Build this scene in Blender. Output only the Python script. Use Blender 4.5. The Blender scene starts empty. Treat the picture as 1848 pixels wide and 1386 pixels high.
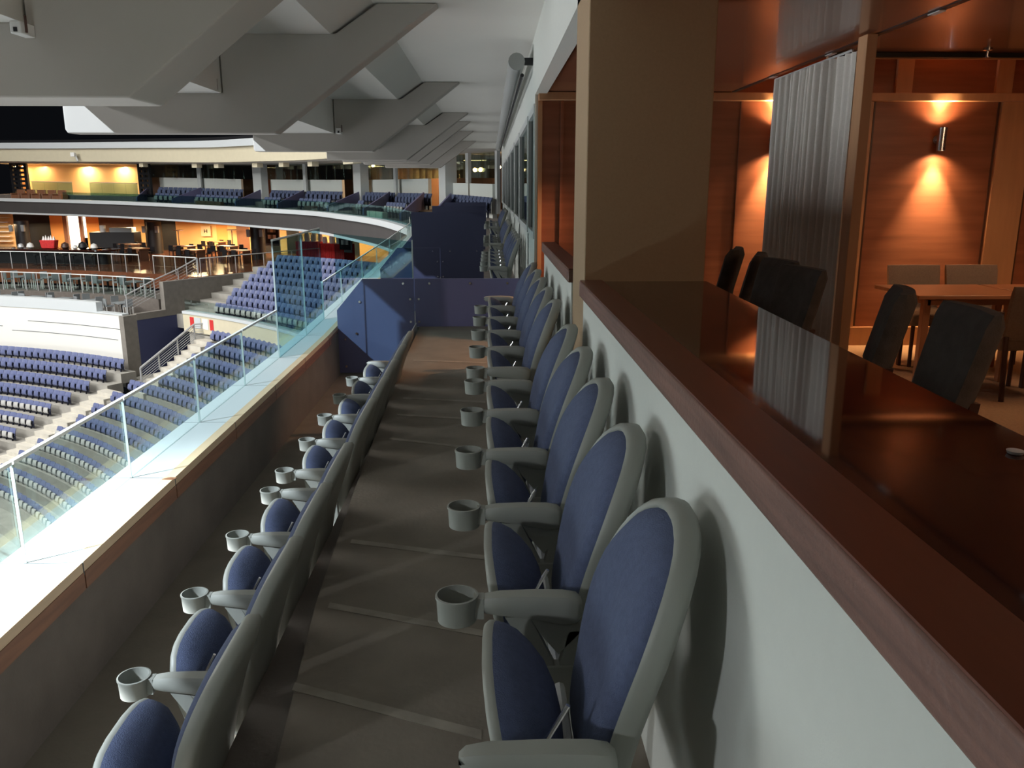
import bpy, bmesh, math, random
from math import sin, cos, pi, radians, atan2, hypot, degrees
from mathutils import Vector, Matrix
random.seed(7)
SC = bpy.context.scene
COL = SC.collection
# ------------------------------------------------------------------ camera
W, H, FPX = 1848, 1386, 1489.0
PITCH, YAW = radians(13.3), radians(1.5)
cam_d = bpy.data.cameras.new('camera'); cam = bpy.data.objects.new('camera', cam_d); COL.objects.link(cam)
cam_d.sensor_fit = 'HORIZONTAL'; cam_d.sensor_width = 36.0; cam_d.lens = 36.0 * FPX / W
cam_d.clip_start = 0.05; cam_d.clip_end = 400
CP = Vector((0, 0, 1.6))
cam.location = CP
cam.rotation_euler = (pi / 2 - PITCH, 0, -YAW)
SC.camera = cam
# ------------------------------------------------------------------ exposure, world
SC.view_settings.view_transform = 'Standard'; SC.view_settings.look = 'None'
SC.view_settings.exposure = 0.0; SC.view_settings.gamma = 1.0
SC.view_settings.use_curve_mapping = False
wd = bpy.data.worlds.new('world'); SC.world = wd; wd.use_nodes = True
wd.node_tree.nodes['Background'].inputs[0].default_value = (0.55, 0.62, 0.8, 1)
wd.node_tree.nodes['Background'].inputs[1].default_value = 0.006
SC.cycles.max_bounces = 7; SC.cycles.diffuse_bounces = 4; SC.cycles.glossy_bounces = 4
SC.cycles.transparent_max_bounces = 16; SC.cycles.transmission_bounces = 4
SC.cycles.sample_clamp_indirect = 6.0
SC.cycles.caustics_reflective = False; SC.cycles.caustics_refractive = False

def look(o, tgt):
    o.rotation_euler = (Vector(tgt) - Vector(o.location)).to_track_quat('-Z', 'Y').to_euler()
def area(name, loc, tgt, size, power, col, size_y=None):
    d = bpy.data.lights.new(name, 'AREA'); d.energy = power; d.color = col; d.size = size
    if size_y: d.shape = 'RECTANGLE'; d.size_y = size_y
    o = bpy.data.objects.new(name, d); o.location = loc; look(o, tgt); COL.objects.link(o); return o
def spot(name, loc, tgt, power, col, ang, blend=.5, rad=.05):
    d = bpy.data.lights.new(name, 'SPOT'); d.energy = power; d.color = col; d.spot_size = radians(ang)
    d.spot_blend = blend; d.shadow_soft_size = rad
    o = bpy.data.objects.new(name, d); o.location = loc; look(o, tgt); COL.objects.link(o); return o
# arena rig: the general floodlights, one close floodlight, a lower one, and an added upward lamp standing in for court bounce
area('arena_floodlights', (-38, 30, 20), (-34, 38, -10), 34, 24000, (1.0, .98, .94))
spot('balcony_floodlight', (-20.5, -9.0, 18.5), (-2.0, 6.0, 0), 76000, (.80, .90, 1.0), 44, .6, .22)
spot('narrow_floodlight', (-20.0, -10.0, 19.5), (-2.3, .9, 0), 300000, (.97, .98, 1.0), 15.5, .75, .3)
area('low_floodlight', (-24, -19, 9.9), (0.4, 3.0, 1.0), 1.1, 2100, (.93, .97, 1.0))
area('court_bounce_fill', (-42, 12, -14.5), (-20, 12, 10), 26, 17000, (.95, .97, 1.0))
area('wall_floodlight', (-52, 30, 16), (-30, 56, -7), 3, 4600, (1, .99, .95))

# ------------------------------------------------------------------ projection helpers
Fv = Vector((sin(YAW) * cos(PITCH), cos(YAW) * cos(PITCH), -sin(PITCH)))
Rv = Vector((cos(YAW), -sin(YAW), 0)); Uv = Rv.cross(Fv)
def ray(x, y): return Fv + Rv * ((x - 924) / FPX) + Uv * ((693 - y) / FPX)
def atZ(x, y, z): v = ray(x, y); return CP + v * ((z - CP.z) / v.z)
def atX(x, y, X): v = ray(x, y); return CP + v * (X / v.x)
def atY(x, y, Y): v = ray(x, y); return CP + v * (Y / v.y)
def proj(p):
    q = Vector(p) - CP; k = q.dot(Fv); return 924 + FPX * q.dot(Rv) / k, 693 - FPX * q.dot(Uv) / k
# ------------------------------------------------------------------ materials
def mat(name, col, rough=.6, metal=0, noise=0, nscale=8, bump=0, bscale=60, spec=.5, coat=0, emit=None, es=0, stretch=None):
    m = bpy.data.materials.new(name); m.use_nodes = True; nt = m.node_tree; b = nt.nodes['Principled BSDF']
    b.inputs['Base Color'].default_value = (*col, 1); b.inputs['Roughness'].default_value = rough
    b.inputs['Metallic'].default_value = metal; b.inputs['Specular IOR Level'].default_value = spec
    if coat: b.inputs['Coat Weight'].default_value = coat; b.inputs['Coat Roughness'].default_value = .08
    tc = nt.nodes.new('ShaderNodeTexCoord')
    if noise:
        n = nt.nodes.new('ShaderNodeTexNoise'); n.inputs['Scale'].default_value = nscale; n.inputs['Detail'].default_value = 6
        src = tc.outputs['Object']
        if stretch:
            mp = nt.nodes.new('ShaderNodeMapping'); mp.inputs['Scale'].default_value = stretch
            nt.links.new(src, mp.inputs[0]); src = mp.outputs[0]
        nt.links.new(src, n.inputs['Vector'])
        r = nt.nodes.new('ShaderNodeMapRange'); r.inputs['From Min'].default_value = .25; r.inputs['From Max'].default_value = .75
        r.inputs['To Min'].default_value = 1 - noise; r.inputs['To Max'].default_value = 1 + noise
        nt.links.new(n.outputs['Fac'], r.inputs['Value'])
        mx = nt.nodes.new('ShaderNodeVectorMath'); mx.operation = 'SCALE'; mx.inputs[0].default_value = col
        nt.links.new(r.outputs[0], mx.inputs['Scale']); nt.links.new(mx.outputs[0], b.inputs['Base Color'])
    if bump:
        n2 = nt.nodes.new('ShaderNodeTexNoise'); n2.inputs['Scale'].default_value = bscale; n2.inputs['Detail'].default_value = 4
        nt.links.new(tc.outputs['Object'], n2.inputs['Vector'])
        bp = nt.nodes.new('ShaderNodeBump'); bp.inputs['Strength'].default_value = bump; bp.inputs['Distance'].default_value = .01
        nt.links.new(n2.outputs['Fac'], bp.inputs['Height']); nt.links.new(bp.outputs[0], b.inputs['Normal'])
    if emit: b.inputs['Emission Color'].default_value = (*emit, 1); b.inputs['Emission Strength'].default_value = es
    return m
def glass(name, tint, gloss=.08, edge=.55):
    m = bpy.data.materials.new(name); m.use_nodes = True; nt = m.node_tree; nt.nodes.clear()
    o = nt.nodes.new('ShaderNodeOutputMaterial'); t = nt.nodes.new('ShaderNodeBsdfTransparent'); g = nt.nodes.new('ShaderNodeBsdfGlossy')
    t.inputs[0].default_value = (*tint, 1); g.inputs[0].default_value = (.9, 1, .97, 1); g.inputs['Roughness'].default_value = .02
    l = nt.nodes.new('ShaderNodeLayerWeight'); l.inputs[0].default_value = .25
    r = nt.nodes.new('ShaderNodeMapRange'); r.inputs['To Min'].default_value = gloss; r.inputs['To Max'].default_value = edge
    mx = nt.nodes.new('ShaderNodeMixShader')
    nt.links.new(l.outputs['Fresnel'], r.inputs['Value']); nt.links.new(r.outputs[0], mx.inputs[0])
    nt.links.new(t.outputs[0], mx.inputs[1]); nt.links.new(g.outputs[0], mx.inputs[2]); nt.links.new(mx.outputs[0], o.inputs[0])
    return m
M = dict(
    concrete=mat('concrete', (.24, .22, .195), .85, noise=.12, nscale=3, bump=.15),
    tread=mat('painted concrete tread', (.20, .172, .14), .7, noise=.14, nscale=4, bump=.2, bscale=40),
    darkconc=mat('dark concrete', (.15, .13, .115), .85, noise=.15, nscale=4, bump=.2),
    beam=mat('painted beam', (.50, .47, .43), .75, noise=.04, nscale=2),
    soffit=mat('white soffit paint', (.72, .71, .67), .7, noise=.02, nscale=1),
    white=mat('white wall paint', (.62, .64, .60), .75, noise=.015, nscale=30, bump=.05, bscale=200),
    capw=mat('dark stained wood edge', (.17, .085, .065), .42, noise=.35, nscale=5, stretch=(6, .6, 14), bump=.15),
    capt=mat('stained wood cap', (.12, .035, .02), .36, noise=.10, nscale=5, stretch=(9, .7, 9)),
    counter=mat('polished dark counter', (.035, .012, .009), .045, noise=.15, nscale=5, stretch=(9, .7, 9), coat=.15),
    ledge=mat('pale ledge cladding', (.62, .66, .68), .45),
    tanw=mat('tan wood strip', (.66, .50, .33), .5, noise=.1, nscale=6, stretch=(4, .5, 4)),
    railw=mat('reddish wood fascia', (.22, .095, .05), .5, noise=.25, nscale=6, stretch=(4, .5, 6)),
    shell=mat('grey green seat plastic', (.25, .26, .235), .5),
    fabric=mat('blue seat fabric', (.066, .086, .158), .9, noise=.12, nscale=60, bump=.4, bscale=300),
    dfabric=mat('charcoal velvet', (.085, .08, .08), .9, noise=.2, nscale=20, bump=.3, bscale=200),
    bfabric=mat('taupe upholstery', (.26, .20, .16), .9, noise=.1, nscale=60, bump=.3, bscale=250),
    chrome=mat('brushed chrome', (.75, .75, .76), .2, 1),
    steel=mat('grey steel', (.55, .56, .57), .4, .2),
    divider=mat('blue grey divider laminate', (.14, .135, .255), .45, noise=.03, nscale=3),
    colpaint=mat('beige column paint', (.34, .235, .14), .75, noise=.05, nscale=80, bump=.1, bscale=250),
    orangew=mat('red brown veneer', (.265, .10, .055), .42, noise=.22, nscale=2.2, stretch=(.6, 1, 7), bump=.04),
    lightw=mat('light maple', (.50, .28, .15), .45, noise=.10, nscale=3, stretch=(5, 5, .6)),
    ceilw=mat('lacquered brown ceiling', (.20, .085, .05), .27, noise=.05, nscale=2, coat=.3),
    cream=mat('cream plaster', (.66, .60, .44), .7, noise=.03, nscale=3),
    carpet=mat('beige carpet', (.40, .26, .16), .95, noise=.15, nscale=40, bump=.5, bscale=200),
    curtain=mat('grey curtain cloth', (.66, .63, .58), .9, noise=.05, nscale=90, bump=.2, bscale=300),
    panelg=mat('grey panel', (.24, .26, .27), .5, noise=.03, nscale=4),
    tablew=mat('table veneer', (.34, .15, .075), .35, noise=.15, nscale=4, stretch=(1, 6, 1)),
    darkw=mat('dark wood leg', (.07, .03, .02), .45),
    black=mat('black', (.008, .008, .01), .5),
    winframe=mat('grey white frame', (.52, .54, .53), .5),
    ablue=mat('arena seat blue plastic', (.135, .16, .30), .45),
    apan=mat('arena seat pale pan', (.52, .52, .50), .5),
    agap_leg=mat('gap shade and dark legs', (.012, .014, .03), .8),
    bowl=mat('bowl concrete', (.36, .345, .31), .85, noise=.12, nscale=1.5, bump=.2, bscale=20),
    stairw=mat('pale stair concrete', (.60, .57, .50), .8, noise=.08, nscale=3),
    wwall=mat('white curved wall', (.86, .85, .80), .6),
    bwall=mat('navy wall', (.05, .06, .15), .7),
    fascia=mat('dark grey fascia', (.06, .055, .055), .7, noise=.08, nscale=1),
    owall=mat('orange wall paint', (.80, .36, .10), .7),
    ywall=mat('yellow wall paint', (.80, .50, .22), .7),
    red=mat('red cloth', (.62, .03, .03), .8, noise=.2, nscale=8),
    rest_floor=mat('restaurant floor', (.16, .06, .03), .15, noise=.2, nscale=3),
    whitep=mat('white plastic', (.8, .8, .78), .5),
    glow=mat('warm lamp lens', (1, .8, .5), .5, emit=(1, .62, .28), es=30),
    coolglow=mat('lit opening', (1, .9, .7), .5, emit=(1, .9, .66), es=2.2),
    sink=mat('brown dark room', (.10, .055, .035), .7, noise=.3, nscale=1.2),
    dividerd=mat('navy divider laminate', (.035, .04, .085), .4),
    topedge=mat('bright polished edge', (.85, .9, .88), .3),
    gl=glass('balustrade glass', (.87, .93, .92), .02, .22),
    glt=glass('tinted divider glass', (.60, .77, .79), .02, .25),
    glw=glass('window glass', (.72, .76, .74), .10, .6),
    glwd=glass('dark window glass', (.42, .46, .45), .16, .6),
    gledge=mat('polished glass edge', (.40, .47, .46), .3),
    seamp=mat('pale floor seam', (.29, .26, .22), .75, noise=.25, nscale=9),
    seam=mat('joint sealant', (.11, .12, .13), .8),
    tube=mat('grey tube', (.34, .35, .34), .45),
)
# ------------------------------------------------------------------ mesh builder
class MB:
    def __init__(s): s.v = []; s.f = []; s.m = []; s.mats = []
    def mi(s, m):
        if m not in s.mats: s.mats.append(m)
        return s.mats.index(m)
    def add(s, vs, fs, m='white'):
        k = len(s.v); i = s.mi(m)
        s.v += [tuple(v) for v in vs]; s.f += [tuple(a + k for a in f) for f in fs]; s.m += [i] * len(fs); return s
    def box(s, a, b, m='white', rz=0, c=None):
        x0, y0, z0 = a; x1, y1, z1 = b
        vs = [(x0, y0, z0), (x1, y0, z0), (x1, y1, z0), (x0, y1, z0), (x0, y0, z1), (x1, y0, z1), (x1, y1, z1), (x0, y1, z1)]
        if rz:
            cx, cy = c if c else (0, 0)
            vs = [(cx + (x - cx) * cos(rz) - (y - cy) * sin(rz), cy + (x - cx) * sin(rz) + (y - cy) * cos(rz), z) for x, y, z in vs]
        return s.add(vs, [(0, 3, 2, 1), (4, 5, 6, 7), (0, 1, 5, 4), (1, 2, 6, 5), (2, 3, 7, 6), (3, 0, 4, 7)], m)
    def hexa(s, lo, hi, m='white'):
        n = len(lo); vs = list(lo) + list(hi)
        fs = [tuple(range(n))[::-1], tuple(range(n, 2 * n))] + [(i, (i + 1) % n, n + (i + 1) % n, n + i) for i in range(n)]
        return s.add(vs, fs, m)
    def prism_y(s, pts, y0, y1, m='white'):     # pts in (x, z)
        return s.hexa([(x, y0, z) for x, z in pts], [(x, y1, z) for x, z in pts], m)
    def prism_z(s, pts, z0, z1, m='white'):
        return s.hexa([(x, y, z0) for x, y in pts], [(x, y, z1) for x, y in pts], m)
    def prism_x(s, pts, x0, x1, m='white'):     # pts in (y, z)
        return s.hexa([(x0, y, z) for y, z in pts], [(x1, y, z) for y, z in pts], m)
    def tube(s, pts, r, m='white', n=8, cap=True):
        P = [Vector(p) for p in pts]; rings = []
        rr = r if isinstance(r, (list, tuple)) else [r] * len(P)
        for i, p in enumerate(P):
            d = (P[min(i + 1, len(P) - 1)] - P[max(i - 1, 0)]).normalized()
            a = Vector((0, 0, 1)) if abs(d.z) < .9 else Vector((1, 0, 0))
            u = d.cross(a).normalized(); w = d.cross(u)
            rings.append([p + (u * cos(2 * pi * k / n) + w * sin(2 * pi * k / n)) * rr[i] for k in range(n)])
        vs = [q for r_ in rings for q in r_]; fs = []
        for i in range(len(P) - 1):
            for k in range(n):
                a = i * n + k; b = i * n + (k + 1) % n; fs.append((a, b, b + n, a + n))
        if cap: fs += [tuple(range(n))[::-1], tuple(range((len(P) - 1) * n, len(P) * n))]
        return s.add(vs, fs, m)
    def lathe(s, prof, c, m='white', n=24, closed=False):   # prof (r, z)
        vs = []; fs = []
        for r, z in prof:
            for k in range(n): vs.append((c[0] + r * cos(2 * pi * k / n), c[1] + r * sin(2 * pi * k / n), c[2] + z))
        L = len(prof)
        for i in range(L - 1 if not closed else L):
            for k in range(n):
                a = i * n + k; b = i * n + (k + 1) % n; j = ((i + 1) % L) * n
                fs.append((a, b, j + (k + 1) % n, j + k))
        if not closed:
            if prof[0][0] > 1e-4: fs.append(tuple(range(n))[::-1])
            if prof[-1][0] > 1e-4: fs.append(tuple(range((L - 1) * n, L * n)))
        return s.add(vs, fs, m)
    def mesh(s, name, smooth=40):
        me = bpy.data.meshes.new(name); me.from_pydata(s.v, [], s.f)
        for m in s.mats: me.materials.append(M[m])
        for p, i in zip(me.polygons, s.m): p.material_index = i
        bm = bmesh.new(); bm.from_mesh(me); bmesh.ops.remove_doubles(bm, verts=bm.verts, dist=1e-5)
        bmesh.ops.recalc_face_normals(bm, faces=bm.faces)
        for f in bm.faces: f.smooth = smooth > 0
        for e in bm.edges: e.smooth = len(e.link_faces) == 2 and e.calc_face_angle(0) < radians(smooth)
        bm.to_mesh(me); bm.free(); return me
    def obj(s, name, parent=None, smooth=40, bevel=0, seg=2):
        o = bpy.data.objects.new(name, s.mesh(name, smooth)); COL.objects.link(o)
        if parent: o.parent = parent
        if bevel:
            b = o.modifiers.new('bevel', 'BEVEL'); b.width = bevel; b.segments = seg; b.limit_method = 'ANGLE'
        return o
def tag(o, label, cat, group=None, kind=None):
    o['label'] = label; o['category'] = cat
    if group: o['group'] = group
    if kind: o['kind'] = kind
    return o
def struct(o): o['kind'] = 'structure'; return o
def empty(name, loc, label, cat, rz=0, group=None):
    o = bpy.data.objects.new(name, None); o.location = loc; o.rotation_euler = (0, 0, rz); o.empty_display_size = .1
    COL.objects.link(o); return tag(o, label, cat, group)
def copy_tree(o, parent=None):
    c = o.copy(); COL.objects.link(c)
    if parent: c.parent = parent
    for ch in [x for x in KIDS.get(o.name, [])]: copy_tree(ch, c)
    return c
KIDS = {}
def index_kids(root):
    for o in bpy.data.objects:
        if o.parent: KIDS.setdefault(o.parent.name, [])
    for o in list(bpy.data.objects):
        if o.parent and o not in KIDS[o.parent.name]: KIDS[o.parent.name].append(o)
def place(proto, loc, rz, label, group):
    c = copy_tree(proto); c.location = loc; c.rotation_euler = (0, 0, rz); c['label'] = label
    if group: c['group'] = group
    elif 'group' in c: del c['group']
    return c
ORD = ['nearest', 'second nearest', 'third nearest', 'fourth nearest', 'fifth nearest', 'sixth nearest', 'seventh nearest', 'eighth nearest', 'ninth nearest', 'tenth nearest', 'eleventh nearest', 'twelfth nearest']

# ================================================================== OUR BALCONY: SHELL
Y0, YE = -2.5, 32.0
b = MB()
b.prism_z([(.47, 9.78), (.47, Y0), (-.58, Y0), (-.62, 2.05), (-.70, 3.0), (-.75, 4.3), (-.79, 6.1), (-.83, 8.0), (-.85, 9.78)], -.75, 0, 'tread'); struct(b.obj('floor', smooth=0))
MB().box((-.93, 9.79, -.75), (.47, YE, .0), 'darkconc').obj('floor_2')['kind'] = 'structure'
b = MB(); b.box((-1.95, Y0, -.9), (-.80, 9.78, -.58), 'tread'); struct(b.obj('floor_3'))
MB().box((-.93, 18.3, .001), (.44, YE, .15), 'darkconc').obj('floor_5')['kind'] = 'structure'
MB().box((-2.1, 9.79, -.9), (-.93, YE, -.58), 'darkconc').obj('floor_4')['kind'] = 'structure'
MB().prism_z([(-.56, Y0), (-.60, 2.05), (-.68, 3.0), (-.73, 4.3), (-.77, 6.1), (-.785, 6.6), (-.797, 6.6), (-.797, Y0)], -.9, -.05, 'darkconc').obj('floor_shade_ledge', smooth=0)['kind'] = 'structure'  # added dark ledge closing the lit gap behind the lower row, keeps it shaded
# pale seams across the upper tread
for i, (p, q) in enumerate([((505, 1233), (869, 1327)), ((572, 1089), (878, 1145)), ((615, 975), (884, 1008)), ((690, 790), (880, 812)), ((704, 748), (876, 758)), ((716, 718), (876, 726)), ((737, 650), (878, 655))]):
    a, c = atZ(*p, 0), atZ(*q, 0); w_ = .022; u_ = .05 / (c.x - a.x); a = a + (c - a) * u_
    MB().prism_z([(a.x, a.y - w_), (c.x, c.y - w_), (c.x, c.y + w_), (a.x, a.y + w_)], .0005, .0025, 'seamp').obj('trim_%d' % (i + 1))['kind'] = 'structure'
# low white wall behind the upper row, two stretches
b = MB(); b.box((.445, Y0, 0), (.585, 3.93, 1.10), 'white'); struct(b.obj('wall_low'))
b = MB(); b.box((.445, 4.52, 0), (.585, 6.85, 1.10), 'white'); struct(b.obj('wall_low_2'))
# column between the two openings
b = MB(); b.box((.45, 3.96, 0), (1.03, 4.5, 3.07), 'colpaint'); struct(b.obj('wall_column', bevel=.006))
# wood cap strips and counters
def captop(y0, y1, label):
    t = empty('bar_counter', (.8, (y0 + y1) / 2, 1.1), label, 'counter')
    def loc(o): o.location = (-.8, -(y0 + y1) / 2, -1.1); return o
    b = MB(); b.box((.425, y0, 1.10), (.535, y1, 1.172), 'capw'); 
    o = loc(b.obj('edge_board', t, bevel=.006))
    b = MB(); b.box((.428, y0, 1.172), (.534, y1, 1.176), 'capt'); loc(b.obj('cap_board', t))
    b = MB(); b.prism_z([(.537, y0), (.90, y0), (.955, 1.6) if y0 < 1 else (1.0, y0), (1.035, y1), (.537, y1)], 1.135, 1.170, 'counter')
    loc(b.obj('counter_top', t))
    return t
captop(Y0, 3.94, 'long polished dark wood counter on the low white wall, nearest the camera')
captop(4.52, 6.87, 'short far stretch of wood counter beyond the beige column')
# white fascia above the opening + soffit of the balcony
b = MB(); b.box((.45, Y0, 2.50), (.56, 8.5, 3.07), 'white'); struct(b.obj('wall_fascia'))
b = MB(); b.prism_y([(.56, 3.07), (-.94, 3.07), (-1.29, 2.83), (-2.21, 2.83), (-2.21, 2.37), (-3.45, 2.37), (-3.45, 4.2), (.56, 4.2)], Y0, YE, 'soffit')
struct(b.obj('ceiling', smooth=0))
for i, (y, t, x0, xt, zb) in enumerate([(4.27, .42, -3.5, -1.75, 2.03), (7.24, .2, -3.52, -1.80, 2.05), (12.3, .22, -3.36, -1.68, 2.12), (17.1, .25, -3.24, -1.66, 2.16), (19.2, .25, -3.3, -1.62, 2.19), (22.4, .25, -3.3, -1.56, 2.22), (27, .25, -3.3, -1.56, 2.25)]):
    b = MB(); b.prism_y([(x0, zb + .03), (x0 + .02, zb), (xt, zb), (-.415, 3.068), (-.9, 3.068), (-1.25, 2.835), (-2.2, 2.835), (-2.2, 2.375), (x0, 2.375)], y, y + t, 'beam')
    tag(b.obj('ceiling_beam', smooth=0, bevel=.01), '%s painted concrete beam with a sloping end under the balcony ceiling' % ORD[i], 'beam', 'ceiling beams')
# small fixtures on the beams
for i, (px, py, Y) in enumerate([(40, 52, 4.2), (385, 158, 7.17), (612, 236, 12.22)]):
    p = atY(px, py, Y); s = .05 + .01 * i
    t = empty('detector', p, ['small white and black fixture on the nearest beam, at the top left', 'small white fixture low on the second nearest beam', 'tiny dark fixture on the third nearest beam'][i], 'fixture')
    MB().box((-s * .5, -.06, -s * .6), (s * .5, .066, s * .5), 'whitep').obj('housing', t, bevel=.004)
    MB().box((-s * .16, -.064, -s * .45), (s * .18, -.058, -s * .05), 'black').obj('lens', t)
    MB().tube([(s * .6, -.02, s * 1.1), (s * .6, -.02, -.02)], .006, 'darkw').obj('conduit', t)
# tube along the ceiling edge in front of the next suites
b = MB(); b.tube([(.28, 8.9, 2.86), (.28, 28, 2.9)], .085, 'tube', 16); t = tag(b.obj('roller_tube'), 'long grey tube fixed along the top of the far suite wall', 'tube')
MB().box((.33, 8.93, 2.83), (.447, 8.97, 2.90), 'black').obj('bracket', t)
MB().tube([(.34, 9.0, 2.74), (.34, 27, 2.78)], .02, 'black').obj('cable', t)
# wall of the next suites, with windows
b = MB(); b.box((.45, 8.5, 2.42), (.475, YE, 3.07), 'white')
for (y0, y1) in [(8.5, 8.56), (9.78, 10.0), (12.6, 12.9), (15.1, 15.5), (18.0, 18.3), (20.8, 21.2), (23.6, 23.9), (26.4, 26.9), (29.5, YE)]:
    b.box((.45, y0, 0), (.475, y1, 2.42), 'white')
b.box((.45, 8.56, 0), (.475, YE, 1.10), 'white'); struct(b.obj('wall_right'))
wy = [(8.56, 9.78), (10.0, 12.6), (12.9, 15.1), (15.5, 18.0), (18.3, 20.8), (21.2, 23.6), (23.9, 26.4), (26.9, 29.5)]
for i, (y0, y1) in enumerate(wy):
    fr = MB()
    for a, c in [((.44, y0 + .001, 1.10), (.53, y0 + .07, 2.42)), ((.44, y1 - .07, 1.10), (.53, y1 - .001, 2.42)), ((.44, y0 + .07, 1.10), (.53, y1 - .07, 1.17)), ((.44, y0 + .07, 2.34), (.53, y1 - .07, 2.42))]: fr.box(a, c, 'winframe')
    f = fr.obj('window_%d' % (i + 1)); struct(f)
    MB().box((.475, y0 + .07, 1.17), (.487, y1 - .07, 2.34), 'glwd').obj('pane', f)
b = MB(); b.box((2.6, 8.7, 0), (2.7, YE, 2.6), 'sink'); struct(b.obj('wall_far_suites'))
# ------------------------------------------------------------------ parapet
b = MB(); b.box((-2.1, Y0, -1.35), (-1.82, 10.8, -.07), 'darkconc'); struct(b.obj('wall_parapet'))
par = [(-2.5, -1.79), (8.9, -1.81), (12.8, -1.93), (20, -2.15), (30, -2.55), (36, -3.2)]
def pary(y):
    for (a, xa), (c, xc) in zip(par, par[1:]):
        if y <= c: return xa + (xc - xa) * (y - a) / (c - a)
    return par[-1][1]
b = MB(); b.hexa([(pary(y), y, -1.35) for y in (10.8, 20, 30, 36)] + [(pary(y) - .3, y, -1.35) for y in (36, 30, 20, 10.8)], [(pary(y), y, -.07) for y in (10.8, 20, 30, 36)] + [(pary(y) - .3, y, -.07) for y in (36, 30, 20, 10.8)], 'darkconc')
struct(b.obj('wall_parapet_2'))
# handrail board (wood) and ledge, in lengths between the joints
joints = [-2.4, -1.25, -.1, 1.03, 2.25, 3.40, 4.50, 5.65, 6.77, 7.93, 9.2, 10.4, 12, 14.5, 17, 20, 24, 29, 35.5]
for i, (a, c) in enumerate(zip(joints, joints[1:])):
    a2 = a + .005; c2 = c - .005; g = i
    far = ' under the glass balustrade'
    t = empty('parapet_coping', ((pary(a)), (a + c) / 2, -.07), '', 'coping')
    L = Vector(t.location)
    def q(x, y, z): return (x - L.x, y - L.y, z - L.z)
    def sl(x0, x1, z0, z1, m): 
        return MB().hexa([q(pary(a2) + x0, a2, z0), q(pary(a2) + x1, a2, z0), q(pary(c2) + x1, c2, z0), q(pary(c2) + x0, c2, z0)],
                         [q(pary(a2) + x0, a2, z1), q(pary(a2) + x1, a2, z1), q(pary(c2) + x1, c2, z1), q(pary(c2) + x0, c2, z1)], m)
    sl(-.36, -.062, -.065, .0, 'ledge').obj('ledge_panel', t)
    sl(-.062, .0, -.045, .002, 'tanw').obj('top_strip', t)
    sl(-.028, .003, -.125, -.045, 'railw').obj('wood_fascia', t)
    n = i - 4
    t['label'] = ('pale ledge panel with wood inner edge, %s to the camera in view' % ORD[n]) if 0 <= n < 12 else ('pale ledge panel with wood inner edge, far along the parapet' if n >= 12 else 'pale ledge panel beside the camera, out of view')
    t['group'] = 'coping panels along the parapet'
    # glass panel
    g0 = pary((a + c) / 2) - .25
    tall = 7.9 < a < 10.3
    zt = 1.12 if tall else .455
    if a > 20: zt = .45
    y0, y1 = a + .006, c - .006; x0, x1 = pary(a) - .25, pary(c) - .25
    t = empty('glass_balustrade', ((x0 + x1) / 2, (a + c) / 2, 0), '', 'glass panel'); L = Vector(t.location)
    def wall_(z0, z1, ya, yb, th, m):
        xa = x0 + (x1 - x0) * (ya - y0) / (y1 - y0); xb = x0 + (x1 - x0) * (yb - y0) / (y1 - y0)
        return MB().hexa([q(xa - th, ya, z0), q(xa + th, ya, z0), q(xb + th, yb, z0), q(xb - th, yb, z0)], [q(xa - th, ya, z1), q(xa + th, ya, z1), q(xb + th, yb, z1), q(xb - th, yb, z1)], m)
    wall_(.001, zt, y0, y1, .006, 'glt' if tall else 'gl').obj('pane', t)
    wall_(zt, zt + .016, y0, y1, .010, 'topedge').obj('top_edge', t)
    wall_(.001, zt, y0 - .004, y0, .007, 'gledge').obj('side_edge', t)
    t['label'] = ('tall green tinted glass panel on the ledge, %s' % ('left one' if a < 9 else 'right one')) if tall else (('low clear glass panel on the pale ledge, %s to the camera in view' % ORD[n]) if 0 <= n < 12 else ('low glass panel far along the curving ledge' if n >= 12 else 'low glass panel beside the camera, out of view'))
    t['group'] = 'balustrade glass panels'
    if i > 0:   # dark joint
        y = a
        o = MB().box((pary(y) - .36, y - .004, -.06), (pary(y) + .001, y + .004, -.0005), 'seam').obj('trim_joint'); struct(o)
# notch of bare wood on the coping near the camera
p = atZ(308, 866, .0)
o = MB().prism_z([(p.x - .05, p.y), (p.x + .02, p.y - .01), (p.x + .03, p.y + .02), (p.x - .01, p.y + .03)], .003, .006, 'railw').obj('wood_chip')
tag(o, 'small brown chip of wood lying on the parapet edge', 'chip')

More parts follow.
